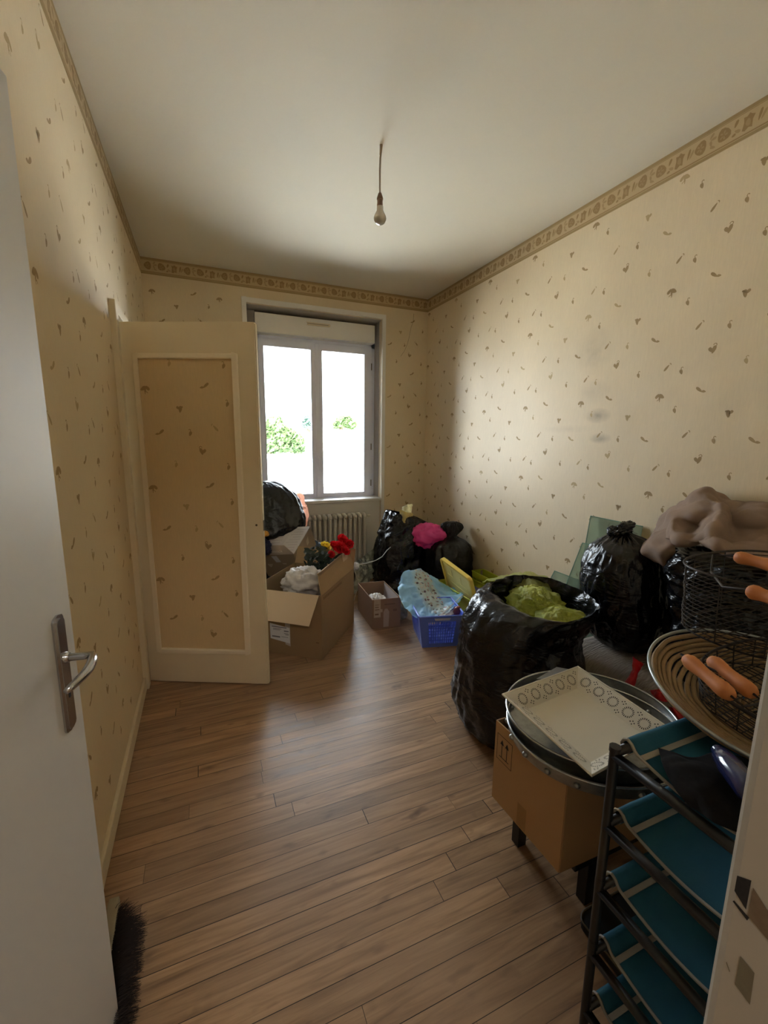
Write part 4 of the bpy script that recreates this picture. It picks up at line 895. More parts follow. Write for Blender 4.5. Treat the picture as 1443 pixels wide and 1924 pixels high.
# lime slotted basket and blue-grey folded thing behind
lb = thing('plastic_basket', (2.62, -1.5, 0), 'lime green slotted basket behind the open black bag, near the right wall', 'basket')
b = B(); X0, X1, Ya, Yb, HZ = 2.585, 2.672, -1.22, -1.80, .285
def panel(fn, h):
    def bar(u0, u1, za, zc): b.slab([fn(u0, za), fn(u1, za), fn(u1, zc), fn(u0, zc)], .003)
    bar(0, 1, 0, .03); bar(0, 1, h-.05, h); n = 20
    for r in range(1, 7): z = .03+(h-.08)*r/7; bar(0, 1, z-.004, z+.004)
    for c_ in range(n+1): bar(max(0, c_/n-.008), min(1, c_/n+.008), .03, h-.05)
panel(lambda u, z: Vector((X0-.03*z/HZ, Ya+(Yb-Ya)*u, z)), HZ); panel(lambda u, z: Vector((X0-.03*z/HZ+(X1-X0)*u, Ya, z)), HZ); panel(lambda u, z: Vector((X0-.03*z/HZ+(X1-X0)*u, Yb, z)), HZ)
b.box((X0, Yb, .001), (X1, Ya, .005)); b.box((X1-.003, Yb, 0), (X1, Ya, HZ)); b.done('basket_body', M_LIME, lb)
b = B(); b.tube([(X0-.03, Ya, HZ), (X0-.03, Yb, HZ), (X1, Yb, HZ), (X1, Ya, HZ)], .006, 6, closed=True); b.done('rim', M_LIME, lb)
b = B(); c = at(906, 1128, Y=-1.62); lump(b, (2.40, -1.52, .14), (.10, .22, .09), .2, 2.0, 41, 40, 26); tag(b.done('folded_cloth', mat('slate_blue_cloth', (88, 92, 122), .8, bump=.3), smooth=True), 'slate blue crumpled cloth inside the lime tub behind the yellow lid', 'cloth')

# ------------------------------------------------------------------ big open bag in the middle
b = B()
P_ = bag_body(b, [(.004, 1.82, -2.72, .25, .25), (.05, 1.82, -2.725, .30, .29), (.18, 1.815, -2.72, .305, .30), (.34, 1.815, -2.71, .29, .285), (.50, 1.825, -2.70, .275, .275), (.61, 1.86, -2.715, .25, .275, -.05, .0), (.665, 1.90, -2.73, .215, .275, .03, .02), (.675, 1.92, -2.735, .20, .268, .10, .03), (.64, 1.925, -2.735, .185, .25, .06, .0), (.56, 1.92, -2.73, .18, .24), (.48, 1.92, -2.73, .14, .2)],
    nv=80, nu=130, amp=.020, seed=23, hor=1.0, cap_top=True)
fg = tag(b.done('bin_bag', M_BLACKBAG, smooth=True), 'largest black bin bag, standing open on the floor with lime bag inside', 'bin bag')
b = B(); 
q = [at(912, 1146, Y=-2.60), at(911, 1128, Y=-2.57), at(917, 1106, Y=-2.54), at(928, 1094, Y=-2.52), at(944, 1092, Y=-2.52), at(958, 1096, Y=-2.54)]
for i in range(len(q)-1):
    w1 = Vector((.010, -.006, .016)); b.slab([q[i]-w1, q[i+1]-w1, q[i+1]+w1, q[i]+w1], .002)
b.done('bag_handle', M_BLACKBAG2, fg, smooth=True)
M_LIMEF = film('lime_film', (222, 230, 120), .85, .3, .4, 10)
lb_ = thing('lime_bag', (1.95, -2.75, .5), 'translucent lime green bag crumpled inside the large open black bin bag', 'plastic bag')
b = B(); lump(b, (1.96, -2.66, .59), (.125, .15, .085), .24, 1.9, 33); lump(b, (1.93, -2.86, .585), (.125, .10, .06), .25, 2.1, 37, 44, 30); b.done('crumpled_bag', M_LIMEF, lb_, smooth=True)
b = B(); pa = [[(905, 1092, -2.20), (935, 1082, -2.26), (965, 1078, -2.34), (1000, 1077, -2.46), (1030, 1084, -2.56)], [(925, 1092, -2.32), (950, 1090, -2.38), (975, 1088, -2.46), (1000, 1090, -2.54), (1035, 1105, -2.62)], [(960, 1100, -2.46), (975, 1104, -2.52), (990, 1108, -2.56), (1010, 1113, -2.62), (1040, 1122, -2.72)]]
patch(b, [[at(x, y, Y=Yd) for (x, y, Yd) in r] for r in pa], 30, 16, .014, 14, 4); b.done('bag_mouth', film('lime_film_thin', (222, 228, 140), .55, .3, .5, 10), lb_, smooth=True)
M_LTEAR = mat('lime_tear', (196, 206, 92), .5)
from mathutils.bvhtree import BVHTree
def surf(o, pts, lift=.0015):
    me = o.data; T = BVHTree.FromPolygons([v.co for v in me.vertices], [tuple(p.vertices) for p in me.polygons]); out = []
    for x, y in pts:
        d = (at(x, y, Y=-2.0)-CAM).normalized(); h = T.ray_cast(CAM, d)
        if h[0] is not None: out.append(h[0]-d*lift)
    return out
for pts in (((993, 1143), (999, 1146), (1003, 1154), (1013, 1149), (1014, 1151), (1002, 1158), (997, 1154)), ((946, 1121), (957, 1121), (960, 1119), (953, 1124))):
    sp = surf(fg, pts, .004)
    if len(sp) > 3: b = B(); b.prism(sp, (0, -.001, 0)); b.done('torn_hole', M_LTEAR, fg)
# ------------------------------------------------------------------ rolled grey padding along the right wall
b = B(); rows = []
for i in range(41):
    t = i/40; y = -2.70-1.33*t; e_ = min(1, min(t, 1-t)/.05); e_ = max(.12, math.sqrt(max(0, 1-(1-e_)**2))); row = []
    for k in range(40):
        a = 2*PI*k/40; ca, sa = math.cos(a), math.sin(a); kk = (abs(ca)**2.9+abs(sa)**2.9)**(-1/2.9)
        n_ = .012*noise.noise(Vector((ca*2, sa*2, y*4)))
        row.append(Vector((2.35+(.285*kk*ca*(.85+.15*e_)+n_)*1.0, y, .203+(.196*kk*sa*(.6+.4*e_)+n_*.5))))
    rows.append(row)
V = b.grid(rows, closed_u=True); b.face(V[0]); b.face(V[-1][::-1])
tag(b.done('rolled_mattress', mat('grey_ribbed_fabric', (140, 128, 118), .9, var=.3, vscale=9, stretch=(3, 16, 3), bump=.9, bscale=9, bdist=.012), smooth=True), 'grey ribbed fabric roll lying along the right wall under the tied black bag', 'mattress')

# panes of glass leaning on the right wall
GL2 = None
def pane_(name, pts, label, tint):
    b = B(); b.slab(pts, .004); m = glass(name+'_green', tint); MATS[name] = m
    o = b.done(name, m)
    nt = m.node_tree; N = nt.nodes; L = nt.links
    d = N.new('ShaderNodeBsdfDiffuse'); d.inputs[0].default_value = hexc(176, 198, 178); src = N['Material Output'].inputs[0].links[0].from_socket
    ms = N.new('ShaderNodeMixShader'); ms.inputs[0].default_value = .28; L.new(src, ms.inputs[1]); L.new(d.outputs[0], ms.inputs[2]); L.new(ms.outputs[0], N['Material Output'].inputs[0])
    b = B(); 
    for i in (2, 3): b.tube([pts[i], pts[(i+1) % 4]], .003, 5)
    b.done('glass_edge', mat('glass_edge_green', (110, 140, 122), .2), o)
    return tag(o, label, 'glass pane', 'glass panes leaning on the right wall')
pane_('glass_pane', [Vector((2.52, -2.36, .002)), Vector((2.52, -2.69, .002)), Vector((2.672, -2.69, .968)), Vector((2.665, -2.335, .968))], 'tallest greenish glass pane leaning on the right wall behind the tied bag', (.80, .90, .82, 1))
pane_('glass_pane', [Vector((2.46, -2.20, .002)), Vector((2.46, -2.68, .002)), Vector((2.625, -2.68, .80)), Vector((2.615, -2.335, .795))], 'middle greenish glass pane, in front of the tallest one on the right wall', (.78, .90, .82, 1))
pane_('glass_pane', [Vector((2.42, -2.02, .002)), Vector((2.42, -2.6, .002)), Vector((2.58, -2.6, .56)), Vector((2.575, -2.16, .56))], 'lowest greenish glass pane, frontmost of those leaning on the right wall', (.80, .90, .84, 1))

# ------------------------------------------------------------------ tied bag, second bag, blanket
b = B(); bag_body(b, [(.402, 2.38, -2.86, .10, .11), (.43, 2.38, -2.86, .155, .165), (.52, 2.375, -2.855, .185, .19), (.66, 2.37, -2.85, .195, .20), (.80, 2.36, -2.845, .188, .19), (.90, 2.355, -2.84, .150, .155), (.955, 2.35, -2.835, .085, .09), (.985, 2.345, -2.83, .030, .030), (1.0, 2.345, -2.83, .024, .026)],
    nv=80, nu=156, amp=.014, seed=44, pleat=.009, pleat_from=.60, pleats=24, cap_top=True)
tb = tag(b.done('bin_bag', M_BLACKBAG, smooth=True), 'black bin bag tied in a knot, standing on the grey roll before the glass panes', 'bin bag')
b = B(); lump(b, (2.335, -2.83, 1.012), (.060, .034, .024), .4, 1.8, 5, 36, 22, M=Matrix.Rotation(-.35, 3, 'Y')); lump(b, (2.30, -2.80, .992), (.030, .026, .024), .4, 1.9, 8, 24, 16); b.done('knot', M_BLACKBAG, tb, smooth=True)
b = B(); bag_body(b, [(.402, 2.42, -3.30, .13, .14), (.44, 2.42, -3.30, .175, .18), (.58, 2.42, -3.30, .195, .20), (.74, 2.415, -3.29, .198, .20), (.86, 2.41, -3.285, .205, .205), (.875, 2.41, -3.285, .20, .20), (.90, 2.405, -3.28, .212, .212), (.955, 2.40, -3.28, .205, .205), (.975, 2.40, -3.28, .19, .19), (.955, 2.40, -3.28, .15, .15)],
    nv=80, nu=130, amp=.022, seed=52, hor=2.2, cap_top=True)
tag(b.done('bin_bag', M_BLACKBAG, smooth=True), 'black bin bag under the taupe blanket, behind the wire baskets', 'bin bag')
M_BLK = mat('taupe_fleece', (146, 126, 112), .95, spec=.1, var=.06, vscale=40, bump=.2, bscale=120)
b = B()
G = [[(1222, 1030, 2.60), (1240, 975, 2.63), (1290, 935, 2.64), (1322, 920, 2.64), (1380, 938, 2.64), (1443, 942, 2.64), (1530, 955, 2.64)],
     [(1214, 1026, 2.50), (1246, 985, 2.52), (1290, 945, 2.50), (1322, 928, 2.52), (1372, 948, 2.54), (1443, 952, 2.54), (1530, 965, 2.54)],
     [(1240, 1000, 2.40), (1262, 968, 2.40), (1300, 966, 2.38), (1350, 947, 2.42), (1376, 972, 2.46), (1443, 976, 2.44), (1530, 985, 2.40)],
     [(1243, 1008, 2.30), (1262, 988, 2.28), (1306, 990, 2.40), (1350, 968, 2.34), (1378, 1002, 2.40), (1443, 1000, 2.42), (1530, 1010, 2.38)],
     [(1252, 1010, 2.24), (1268, 1000, 2.24), (1300, 1006, 2.26), (1336, 1000, 2.22), (1380, 1025, 2.28), (1443, 1015, 2.32), (1530, 1030, 2.30)],
     [(1262, 1020, 2.24), (1276, 1018, 2.22), (1306, 1018, 2.22), (1340, 1022, 2.20), (1384, 1040, 2.20), (1443, 1046, 2.22), (1530, 1060, 2.22)],
     [(1268, 1024, 2.28), (1280, 1026, 2.27), (1306, 1026, 2.26), (1344, 1030, 2.24), (1384, 1050, 2.22), (1443, 1064, 2.22), (1530, 1080, 2.22)]]
patch(b, [[at(x, y, X=Xd) for (x, y, Xd) in r] for r in G], 90, 80, .022, 6.0, 3)
G2 = [[(1262, 990, 2.36), (1240, 998, 2.34), (1222, 1008, 2.34), (1210, 1022, 2.34)], [(1266, 1004, 2.30), (1244, 1014, 2.28), (1226, 1022, 2.27), (1205, 1036, 2.28)], [(1268, 1024, 2.26), (1252, 1034, 2.24), (1238, 1040, 2.24), (1216, 1046, 2.28)], [(1268, 1048, 2.28), (1258, 1058, 2.28), (1248, 1064, 2.28), (1236, 1058, 2.30)]]
patch(b, [[at(x, y, X=Xd) for (x, y, Xd) in r] for r in G2], 30, 30, .010, 7, 9)
tag(b.done('blanket', M_BLK, smooth=True, solid=.006), 'taupe fleece blanket heaped over a black bin bag at the right wall', 'blanket')

# ------------------------------------------------------------------ red bits on the grey roll
M_REDF = mat('red_plastic', (168, 18, 28), .35, var=.15, vscale=12, bump=.4, bscale=14, bdist=.01)
def ribbon(pts, label, cat='ribbon', sz=.003):
    """pts: list of (x0, y0, x1, y1, X)"""
    b = B(); rows = [[at(p[0], p[1], X=p[4]), at((p[0]+p[2])/2, (p[1]+p[3])/2, X=p[4]-.012), at(p[2], p[3], X=p[4])] for p in pts]
    patch(b, rows, 10, 20, .004, 20, 2); return tag(b.done('red_ribbon', M_REDF, smooth=True, solid=sz), label, cat, 'red ribbon pieces on the grey roll')
ribbon([(1189, 1234, 1210, 1248, 2.19), (1189, 1246, 1203, 1257, 2.15), (1187, 1260, 1198, 1268, 2.11), (1180, 1272, 1194, 1284, 2.08), (1168, 1288, 1189, 1296, 2.04)], 'pinched red strap standing up against the grey roll, beside the round rattan tray')
ribbon([(1222, 1297, 1240, 1294, 2.10), (1226, 1306, 1246, 1304, 2.07), (1236, 1316, 1254, 1318, 2.04)], 'red strap piece between the metal trays and the rim of the rattan tray')
ribbon([(1256, 1328, 1272, 1330, 2.06), (1262, 1340, 1282, 1344, 2.05), (1268, 1352, 1290, 1356, 2.04)], 'lowest red strap piece, just above the top teal shelf')
b = B(); c = at(1116, 1262, X=2.16); lump(b, c, (.035, .04, .03), .12, 1.5, 6, 28, 18); tag(b.done('red_ball', M_REDF, smooth=True), 'rounded dark red plastic piece behind the white pierced tray', 'container')

# ------------------------------------------------------------------ bench, carton with arrows, trays
bench = thing('low_bench', (1.65, -3.41, 0), 'low black bench carrying the cardboard box with arrows', 'bench')
M_BLKW = mat('black_wood', (20, 19, 19), .45)
b = B(); b.box((1.35, -3.55, .165), (1.99, -3.265, .197)); b.done('bench_top', M_BLKW, bench, bevel=.004)
for (x, y) in ((1.372, -3.286), (1.437, -3.522), (1.965, -3.286), (1.965, -3.522)):
    b = B(); b.box((x-.018, y-.018, 0), (x+.018, y+.018, .165)); b.done('leg', M_BLKW, bench, bevel=.002)
bx = thing('cardboard_box', (1.49, -3.4, .2), 'brown cardboard box with upright arrows on its side, carrying round metal trays', 'cardboard box')
c4 = [(1.270, -3.250), (1.282, -3.552), (1.70, -3.560), (1.70, -3.250)]
card_walls('box_body', c4, .2, .497, mat('tan_cardboard', (172, 138, 98), .85, var=.05, vscale=5, bump=.08, bscale=60), bx)
la = Vector((c4[1][0]-c4[0][0], c4[1][1]-c4[0][1])); ll = la.length; la.normalize(); na = Vector((-1, .04)).normalized(); o0 = Vector(c4[0])
def lface(b, pts, h=.0032): b.poly([Vector((o0.x+la.x*u+na.x*h, o0.y+la.y*u+na.y*h, .2+z)) for u, z in pts])
b = B()
for r in (rect(.012, .014, .165, .26), rect(.084, .086, .165, .26), rect(.012, .086, .165, .167), rect(.012, .086, .258, .26), rect(.026, .072, .180, .183)): lface(b, r)
for u in (.037, .061):
    lface(b, rect(u-.0016, u+.0016, .183, .235)); lface(b, [(u-.009, .228), (u+.009, .228), (u, .247)])
b.done('arrow_print', M_INK, bx)
b = B(); lface(b, [(.125, .004), (.165, .004), (.165, .085), (.125, .085)], .003); b.done('tape_strip', mat('brown_tape', (146, 112, 66), .4), bx)
def round_tray(cx, cy, z0, rx, ry, h, label, studs):
    t = thing('metal_tray', (cx, cy, z0), label, 'tray'); b = B(); seg = 96; rows = []
    for (k, z) in ((0, .003), (.90, .003), (.955, .006), (.985, h*.5), (1.0, h), (1.012, h), (.998, h*.5), (.966, 0), (.90, -.001), (0, -.001)):
        rows.append([Vector((cx+rx*k*math.cos(2*PI*j/seg), cy+ry*k*math.sin(2*PI*j/seg), z0+z)) for j in range(seg)])
    b.grid(rows, closed_u=True); b.done('tray_body', M_STEEL, t, smooth=True, angle=50)
    b = B(); b.tube([(cx+rx*1.006*math.cos(2*PI*j/seg), cy+ry*1.006*math.sin(2*PI*j/seg), z0+h) for j in range(seg)], .0042, 8, closed=True); b.done('rolled_rim', mat('bright_steel', (186, 190, 194), .25, metal=.9), t, smooth=True)
    for j in range(studs):
        a = 2*PI*j/studs; b = B(); p = Vector((cx+rx*.995*math.cos(a), cy+ry*.995*math.sin(a), z0+h*.45)); lump(b, p, (.010, .010, .009), 0, 1, 1, 12, 8); b.done('stud', M_STEEL, t, smooth=True)
    return t
round_tray(1.500, -3.438, .500, .272, .250, .042, 'lower galvanised round tray with rivets, resting on the cardboard box with arrows', 20)
round_tray(1.520, -3.406, .512, .272, .248, .052, 'upper galvanised round tray, nested in the other one under the white pierced tray', 0)
b = B(); b.slab([at(1008, 1276, Z=.575), at(1046, 1254, Z=.575), at(1068, 1258, Z=.575), at(1060, 1280, Z=.575)], .004); tag(b.done('slate_board', mat('grey_board', (108, 106, 104), .5)), 'grey board corner poking out behind the white pierced tray', 'board')
# white pierced tray
wt = thing('pierced_tray', (1.46, -3.43, .575), 'white rectangular metal tray with pierced rosettes around its sloping rim', 'tray')
TC = [Vector((1.277, -3.265, .625)), Vector((1.655, -3.223, .605)), Vector((1.632, -3.600, .600)), Vector((1.262, -3.640, .615))]
TC = [at(945, 1305, Z=.632), at(1086, 1253, Z=.632), at(1262, 1372, Z=.620), at(1112, 1457, Z=.622)]
cen_ = sum(TC, Vector())/4
IN = [at(995, 1331, Z=.588), at(1084, 1294, Z=.588), at(1207, 1379, Z=.584), at(1110, 1433, Z=.584)]
M_TRAY = mat('enamel_white', (212, 206, 192), .35, var=.03, vscale=6)
b = B(); up_ = Vector((0, 0, .0025))
for i in range(4):
    j = (i+1) % 4; b.slab([TC[i], TC[j], IN[j], IN[i]], .0025)
b.slab([IN[0], IN[1], IN[2], IN[3]], .0025); b.tube(TC, .004, 8, closed=True); b.done('tray_body', M_TRAY, wt)
b = B()
for i in range(4):
    j = (i+1) % 4; p0, p1 = TC[i], TC[j]; L_ = (p1-p0).length; e1 = (p1-p0).normalized(); md = (IN[i]+IN[j])/2-(TC[i]+TC[j])/2; e2 = (md-e1*md.dot(e1)); Wf = e2.length; e2.normalize(); nn_ = e1.cross(e2)
    if nn_.z < 0: nn_ = -nn_
    def tf(u, v): return p0+e1*u+e2*v+nn_*.0022
    nr = 5; step = (L_-Wf*1.1)/nr
    for k in range(nr):
        cu_ = Wf*.55+step*(k+.5)
        for q_ in range(18):
            a = 2*PI*q_/18; d1 = (math.cos(a), math.sin(a)); pr = (-d1[1], d1[0]); r0, r1 = .0125, .0185
            b.poly([tf(cu_+d1[0]*r0-pr[0]*.0008, Wf*.5+d1[1]*r0-pr[1]*.0008), tf(cu_+d1[0]*r1-pr[0]*.0017, Wf*.5+d1[1]*r1-pr[1]*.0017), tf(cu_+d1[0]*r1+pr[0]*.0017, Wf*.5+d1[1]*r1+pr[1]*.0017), tf(cu_+d1[0]*r0+pr[0]*.0008, Wf*.5+d1[1]*r0+pr[1]*.0008)])
        for (du, dv) in ((.0, .0), (.007, .004), (-.006, .005), (.002, .010)):
            for (bu, bv) in ((cu_+step/2, .14), (cu_+step/2, .72)):
                if bu > L_-Wf*.5: continue
                b.poly([tf(bu+du+.0022*math.cos(t*PI/3), Wf*bv+dv+.0022*math.sin(t*PI/3)) for t in range(6)])
b.done('pierced_pattern', mat('pierced_dark', (52, 50, 46), .8), wt)
# dark tray on the floor
b = B(); b.prism([(x, y, .002) for x, y in [(1.355+.345*u, -3.80+.235*v) for u, v in rr(0, 0, 1, 1, .12, 5)]], (0, 0, .028)); o = b.done('floor_tray', mat('matt_black_plastic', (20, 20, 20), .6), bevel=.004)
tag(o, 'flat black tray on the floor under the bench, behind the shoe rack', 'tray')
b = B(); b.tube([(x, y, .031) for x, y in [(1.355+.345*u, -3.80+.235*v) for u, v in rr(0, 0, 1, 1, .12, 5)]], .003, 6, closed=True); b.done('tray_edge', mat('dull_gold_edge', (86, 76, 56), .5), o)

# ------------------------------------------------------------------ shoe rack
rk = thing('shoe_rack', (1.45, -3.92, 0), 'black tube shoe rack with teal fabric shelves and grey piping', 'shoe rack')
M_TEAL = mat('teal_fabric', (24, 86, 110), .85, var=.08, vscale=60, bump=.2, bscale=200); M_PIPE = mat('grey_piping', (150, 146, 140), .85)
RX0, RX1, RY0, RY1 = 1.153, 1.745, -4.065, -3.775
TZ = (.800, .628, .463, .287, .122)
for (x, y) in ((RX0, RY1), (RX0, RY0), (RX1, RY1), (RX1, RY0)):
    b = B(); b.tube([(x, y, 0), (x, y, .30), (x, y, .812)], .0105, 10); b.tube([(x, y, .290), (x, y, .32)], .011, 10); b.tube([(x, y, .46), (x, y, .49)], .011, 10); b.tube([(x, y, .805), (x, y, .816)], .012, 10); b.done('post', M_BLACKM, rk, smooth=True, angle=40)
for ti, z in enumerate(TZ):
    for x in (RX0, RX1):
        b = B(); b.tube([(x, RY0, z-.006), (x, RY1, z-.006)], .0105, 8); b.done('side_rail', M_BLACKM, rk, smooth=True)
    for y in (RY0+.004, RY1-.004):
        b = B(); b.tube([(RX0, y, z+.006), (RX1, y, z+.006)], .0095, 8); b.done('cross_rail', M_BLACKM, rk, smooth=True)
    fx0, fx1 = RX0+.030, RX1-.030; b = B(); rows = []
    ya, yb = RY1-.004, RY0+.004
    prof = [(ya-.006, -.010), (ya+.010, -.006), (ya+.0125, .004), (ya+.008, .014), (ya, .0185), (ya-.010, .014), (ya-.018, .004)]
    n_ = 14
    for k in range(n_+1):
        t = k/n_; prof.append((ya-.024+(yb+.024-ya+.024)*t, .000-.016*math.sin(PI*t)))
    prof += [(yb+.018, .004), (yb+.010, .014), (yb, .0185), (yb-.008, .014), (yb-.0125, .004), (yb-.010, -.006), (yb+.006, -.010)]
    for (y, dz) in prof: rows.append([Vector((fx0+(fx1-fx0)*k/12, y, z+.006+dz+.003*noise.noise(Vector((k*.6, y*9, ti*3))))) for k in range(13)])
    b.grid(rows); fab = b.done('fabric_shelf', M_TEAL, rk, smooth=True, solid=.0018)
    b = B()
    for x in (fx0, fx1): b.tube([(x, y, z+.0075+dz) for (y, dz) in prof], .0034, 6)
    for (y0_, s_) in ((ya-.030, -1), (yb+.030, 1)):
        tt = abs(y0_-ya)/(ya-yb); b.slab([(fx0, y0_, z+.0095), (fx1, y0_, z+.0095), (fx1, y0_+.011*s_, z+.0075), (fx0, y0_+.011*s_, z+.0075)], .0018)
    b.done('piping', M_PIPE, fab)
# things on the top shelf
b = B()
G = [[(1236, 1404, .815), (1262, 1412, .832), (1300, 1424, .835), (1350, 1416, .835), (1420, 1430, .835)], [(1244, 1432, .822), (1280, 1440, .842), (1320, 1450, .846), (1370, 1458, .846), (1430, 1470, .842)], [(1262, 1470, .818), (1296, 1480, .832), (1330, 1500, .838), (1380, 1510, .838), (1440, 1520, .835)], [(1298, 1516, .812), (1320, 1530, .818), (1344, 1546, .822), (1388, 1562, .822), (1440, 1576, .822)]]
patch(b, [[at(x, y, Z=zz+.0) for (x, y, zz) in r] for r in G], 40, 36, .006, 12, 4)
tag(b.done('black_cloth', mat('black_felt', (26, 25, 26), .95, spec=.1, var=.3, vscale=120), smooth=True, solid=.006), 'black felt cloth with white fluff lying on the top teal shelf', 'cloth')
b = B(); p, q = at(1346, 1407, Z=.872), at(1404, 1480, Z=.872); q = p+(q-p)*1.25
b.tube([p, p.lerp(q, .03), p.lerp(q, .07), p.lerp(q, .10), p.lerp(q, .14), p.lerp(q, .4), p.lerp(q, .85), q], [.009, .011, .010, .012, .016, .021, .022, .018], 16)
tag(b.done('bottle', mat('navy_glossy', (34, 40, 84), .18, coat=.6), smooth=True), 'glossy navy blue bottle-shaped tube lying under the rattan tray rim', 'bottle')

# ------------------------------------------------------------------ round rattan tray
nT = Vector((math.sin(math.radians(-4)), math.sin(math.radians(-8)), 1)).normalized(); xT = Vector((1, 0, 0)); xT = (xT-nT*xT.dot(nT)).normalized(); yT = nT.cross(xT)
cT = Vector((1.566, -3.855, .881)); MT = Matrix(((xT.x, yT.x, nT.x, cT.x), (xT.y, yT.y, nT.y, cT.y), (xT.z, yT.z, nT.z, cT.z), (0, 0, 0, 1)))
rt = thing('rattan_tray', cT-nT*.045, 'round coiled rattan tray with a pale metal rim, resting on the shoe rack', 'tray')
b = B()
def ringc(r, z, tr, wob=0, seg=90):
    b.tube([MT @ Vector(((r+wob*noise.noise(Vector((3*math.cos(a), 3*math.sin(a), r*30))))*math.cos(a), (r+wob*noise.noise(Vector((3*math.cos(a), 3*math.sin(a), r*30))))*math.sin(a), z)) for a in [2*PI*k/seg for k in range(seg)]], tr, 7, closed=True)
R_ = .256; k = 0
for i in range(6): t = i/5.6; ringc(R_-.010-.070*t, -.008-.036*t**.8, .0062, .006)
r_i = R_-.088
while r_i > .012: ringc(r_i, -.047, .0058, .005); r_i -= .0130
b.done('coils', mat('rattan', (148, 122, 88), .7, var=.3, vscale=30), rt, smooth=True)
b = B(); ringc(R_+.001, .002, .0042); b.done('metal_rim', mat('pale_rim', (170, 176, 178), .35, metal=.7), rt, smooth=True)

# ------------------------------------------------------------------ wire baskets with wooden grips
M_GRIP = mat('terracotta_wood', (190, 118, 62), .6, var=.12, vscale=30)
def oval(rx, ry, z, c, seg=72, sq=2.6, wob=0):
    o = []
    for k in range(seg):
        a = 2*PI*k/seg; ca, sa = math.cos(a), math.sin(a); kk = (abs(ca)**sq+abs(sa)**sq)**(-1/sq); w_ = 1+wob*noise.noise(Vector((ca*2, sa*2, z*40)))
        o.append(Vector((c[0]+rx*kk*ca*w_, c[1]+ry*kk*sa*w_, c[2]+z)))
    return o
def grip(p, q, parent):
    b = B(); p, q = Vector(p), Vector(q); n = 12; ts = [i/n for i in range(n+1)]
    rad_ = [.0125, .0165, .0170, .0160, .0148, .0142, .0140, .0144, .0152, .0162, .0170, .0162, .0115]
    b.tube([p.lerp(q, t) for t in ts], rad_, 14); return b.done('wooden_grip', M_GRIP, parent, smooth=True)
wb = thing('wire_basket', (1.80, -3.70, .93), 'tall rusty wire basket with wooden grips, standing behind the rattan tray', 'basket')
cA = (1.80, -3.70, 0); b = B()
zz = .935
while zz < 1.105: b.tube(oval(.215+.012*(zz-.93)/.17, .150+.01*(zz-.93)/.17, zz, cA, wob=.02), .0015, 5, closed=True); zz += .0118
b.tube(oval(.23, .162, 1.112, cA), .0035, 8, closed=True); b.tube(oval(.21, .145, .932, cA), .0028, 6, closed=True)
for k in range(13):
    y = -.14+.28*k/12; xx = .205*(1-abs(y/.15)**2.6)**(1/2.6) if abs(y) < .149 else .03
    b.tube([(cA[0]-xx, cA[1]+y, .932), (cA[0]+xx, cA[1]+y, .932)], .0015, 5)
for k in range(10):
    a = 2*PI*k/10; lo = oval(.215, .150, .932, cA, 10)[k]; hi = oval(.23, .162, 1.112, cA, 10)[k]; b.tube([lo, hi], .0016, 5)
b.done('wire_body', M_WIRE, wb)
gA0, gA1 = at(1384, 1046, Z=1.150), at(1465, 1066, Z=1.150); gB0, gB1 = at(1408, 1110, Z=1.118), at(1480, 1134, Z=1.118)
grip(gA0, gA1, wb); grip(gB0, gB1, wb)
b = B()
for (g0, g1) in ((gA0, gA1), (gB0, gB1)):
    d = (g1-g0).normalized(); b.tube([Vector((1.60, -3.66, 1.112)), g0-d*.06+Vector((0, 0, -.012)), g0-d*.01, g0, g1, g1+d*.03, Vector((2.0, -3.74, 1.112))], .0028, 6)
b.done('swing_handle', M_WIRE, wb, smooth=True)
wc = thing('wire_basket', (1.60, -3.86, .86), 'low rusty wire basket lying in the rattan tray, both wooden grips folded inward', 'basket')
cB = (1.605, -3.865, 0); b = B(); 
def tl(p): 
    v = Vector(p)-Vector((cB[0], cB[1], .86)); return cT-nT*.036+Vector((.02, -.008, 0))+xT*v.x+yT*v.y+nT*v.z
zz = .866
while zz < .93: b.tube([tl(p) for p in oval(.178+.25*(zz-.86), .130+.2*(zz-.86), zz, cB, wob=.03)], .0014, 5, closed=True); zz += .0105
b.tube([tl(p) for p in oval(.195, .143, .934, cB)], .0032, 8, closed=True)
rnd = random.Random(9)
for k in range(16):
    y = -.125+.25*k/15; xx = .172*(1-abs(y/.134)**2.6)**(1/2.6); b.tube([tl((cB[0]-xx, cB[1]+y, .864)), tl((cB[0]+xx, cB[1]+y+rnd.uniform(-.01, .01), .864))], .0013, 5)
for k in range(18):
    x = -.165+.33*k/17; yy = .128*(1-abs(x/.178)**2.6)**(1/2.6); b.tube([tl((cB[0]+x, cB[1]-yy, .8655)), tl((cB[0]+x+rnd.uniform(-.01, .01), cB[1]+yy, .8655))], .0013, 5)
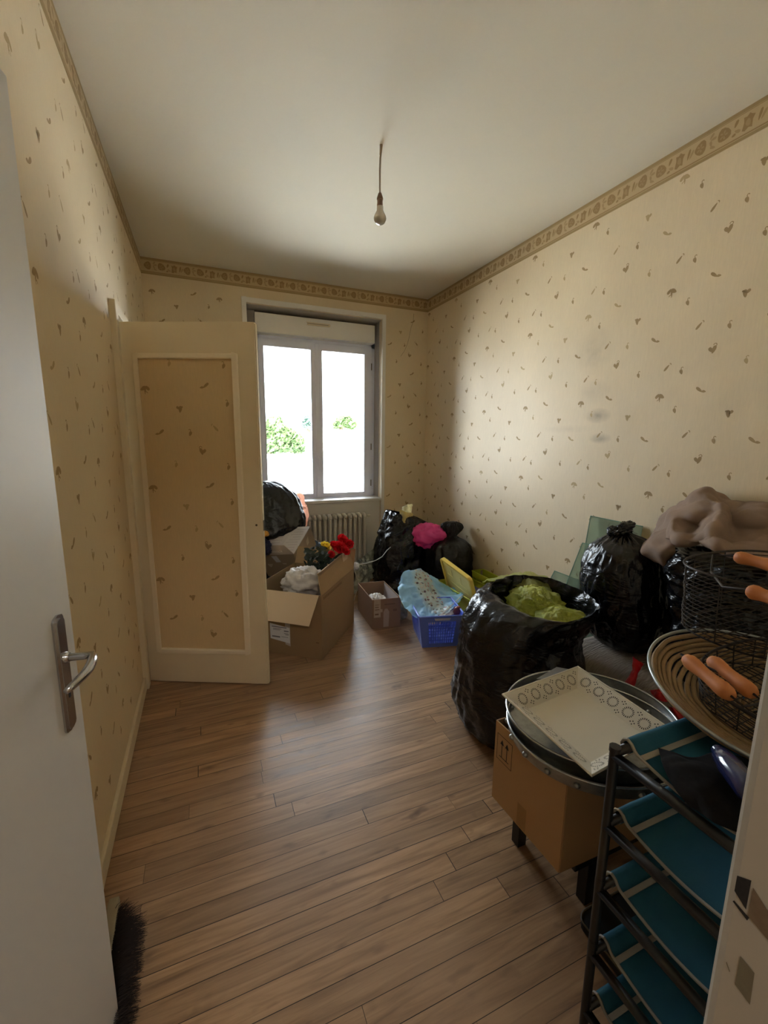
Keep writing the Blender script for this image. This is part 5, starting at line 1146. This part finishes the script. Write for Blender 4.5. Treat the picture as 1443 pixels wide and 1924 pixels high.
for k in range(18):
    lo = oval(.176, .128, .866, cB, 18)[k]; hi = oval(.195, .143, .934, cB, 18)[k]; b.tube([tl(lo), tl(hi)], .0015, 5)
b.done('wire_body', M_WIRE, wc)
g0, g1 = at(1290, 1238, Z=.955), at(1374, 1308, Z=.945); h0, h1 = at(1337, 1241, Z=.955), at(1416, 1304, Z=.945)
grip(g0, g1, wc); grip(h0, h1, wc)
b = B(); 
for (a0, a1, s) in ((g0, g1, -1), (h0, h1, 1)):
    d = (a1-a0).normalized(); b.tube([tl((cB[0]-.185, cB[1]+.02*s, .934)), tl((cB[0]-.15, cB[1]+.05*s, .965)), a0-d*.02, a0, a1, a1+d*.03, tl((cB[0]+.185, cB[1]-.06+.02*s, .934))], .0026, 6)
b.done('swing_handle', M_WIRE, wc, smooth=True)

# ------------------------------------------------------------------ broom behind the entrance door
br = thing('broom', (.08, -3.2, 0), 'broom lying on its side behind the open white door, dark bristles spread out', 'broom')
b = B(); b.prism([(x, y, .012) for x, y in [(.048+.032*u, -3.44+.43*v) for u, v in rr(0, 0, 1, 1, .1, 4)]], (0, 0, .05)); b.done('broom_block', mat('worn_wood', (150, 138, 112), .8, var=.2, vscale=25), br, bevel=.008)
b = B(); rnd = random.Random(2)
for k in range(1500):
    t = rnd.random(); y = -3.43+.385*t; z = rnd.uniform(.014, .055); end = max(0, (t-.86)/.14); lo = max(0, (.14-t)/.14); dy = rnd.uniform(-.02, .02)+.03*end*rnd.random()-.03*lo
    L_ = rnd.uniform(.045, .085)*(1-.25*end); p = Vector((.078-.012*end, y, z)); q = p+Vector((L_*(1-.5*end), dy, rnd.uniform(-.02, .03))); q.z = max(.003, q.z); m_ = p.lerp(q, .55)+Vector((0, 0, rnd.uniform(0, .006)))
    b.tube([p, m_, q], [.0011, .0009, .0004], 3, cap=False)
b.done('bristles', mat('dark_bristle', (44, 32, 26), .6), br)
b = B(); b.tube([(.058, -3.25, .055), (.060, -3.45, .10), (.050, -3.62, .55), (.022, -3.85, 1.15)], .011, 10); b.done('broom_handle', M_BLKW, br, smooth=True)
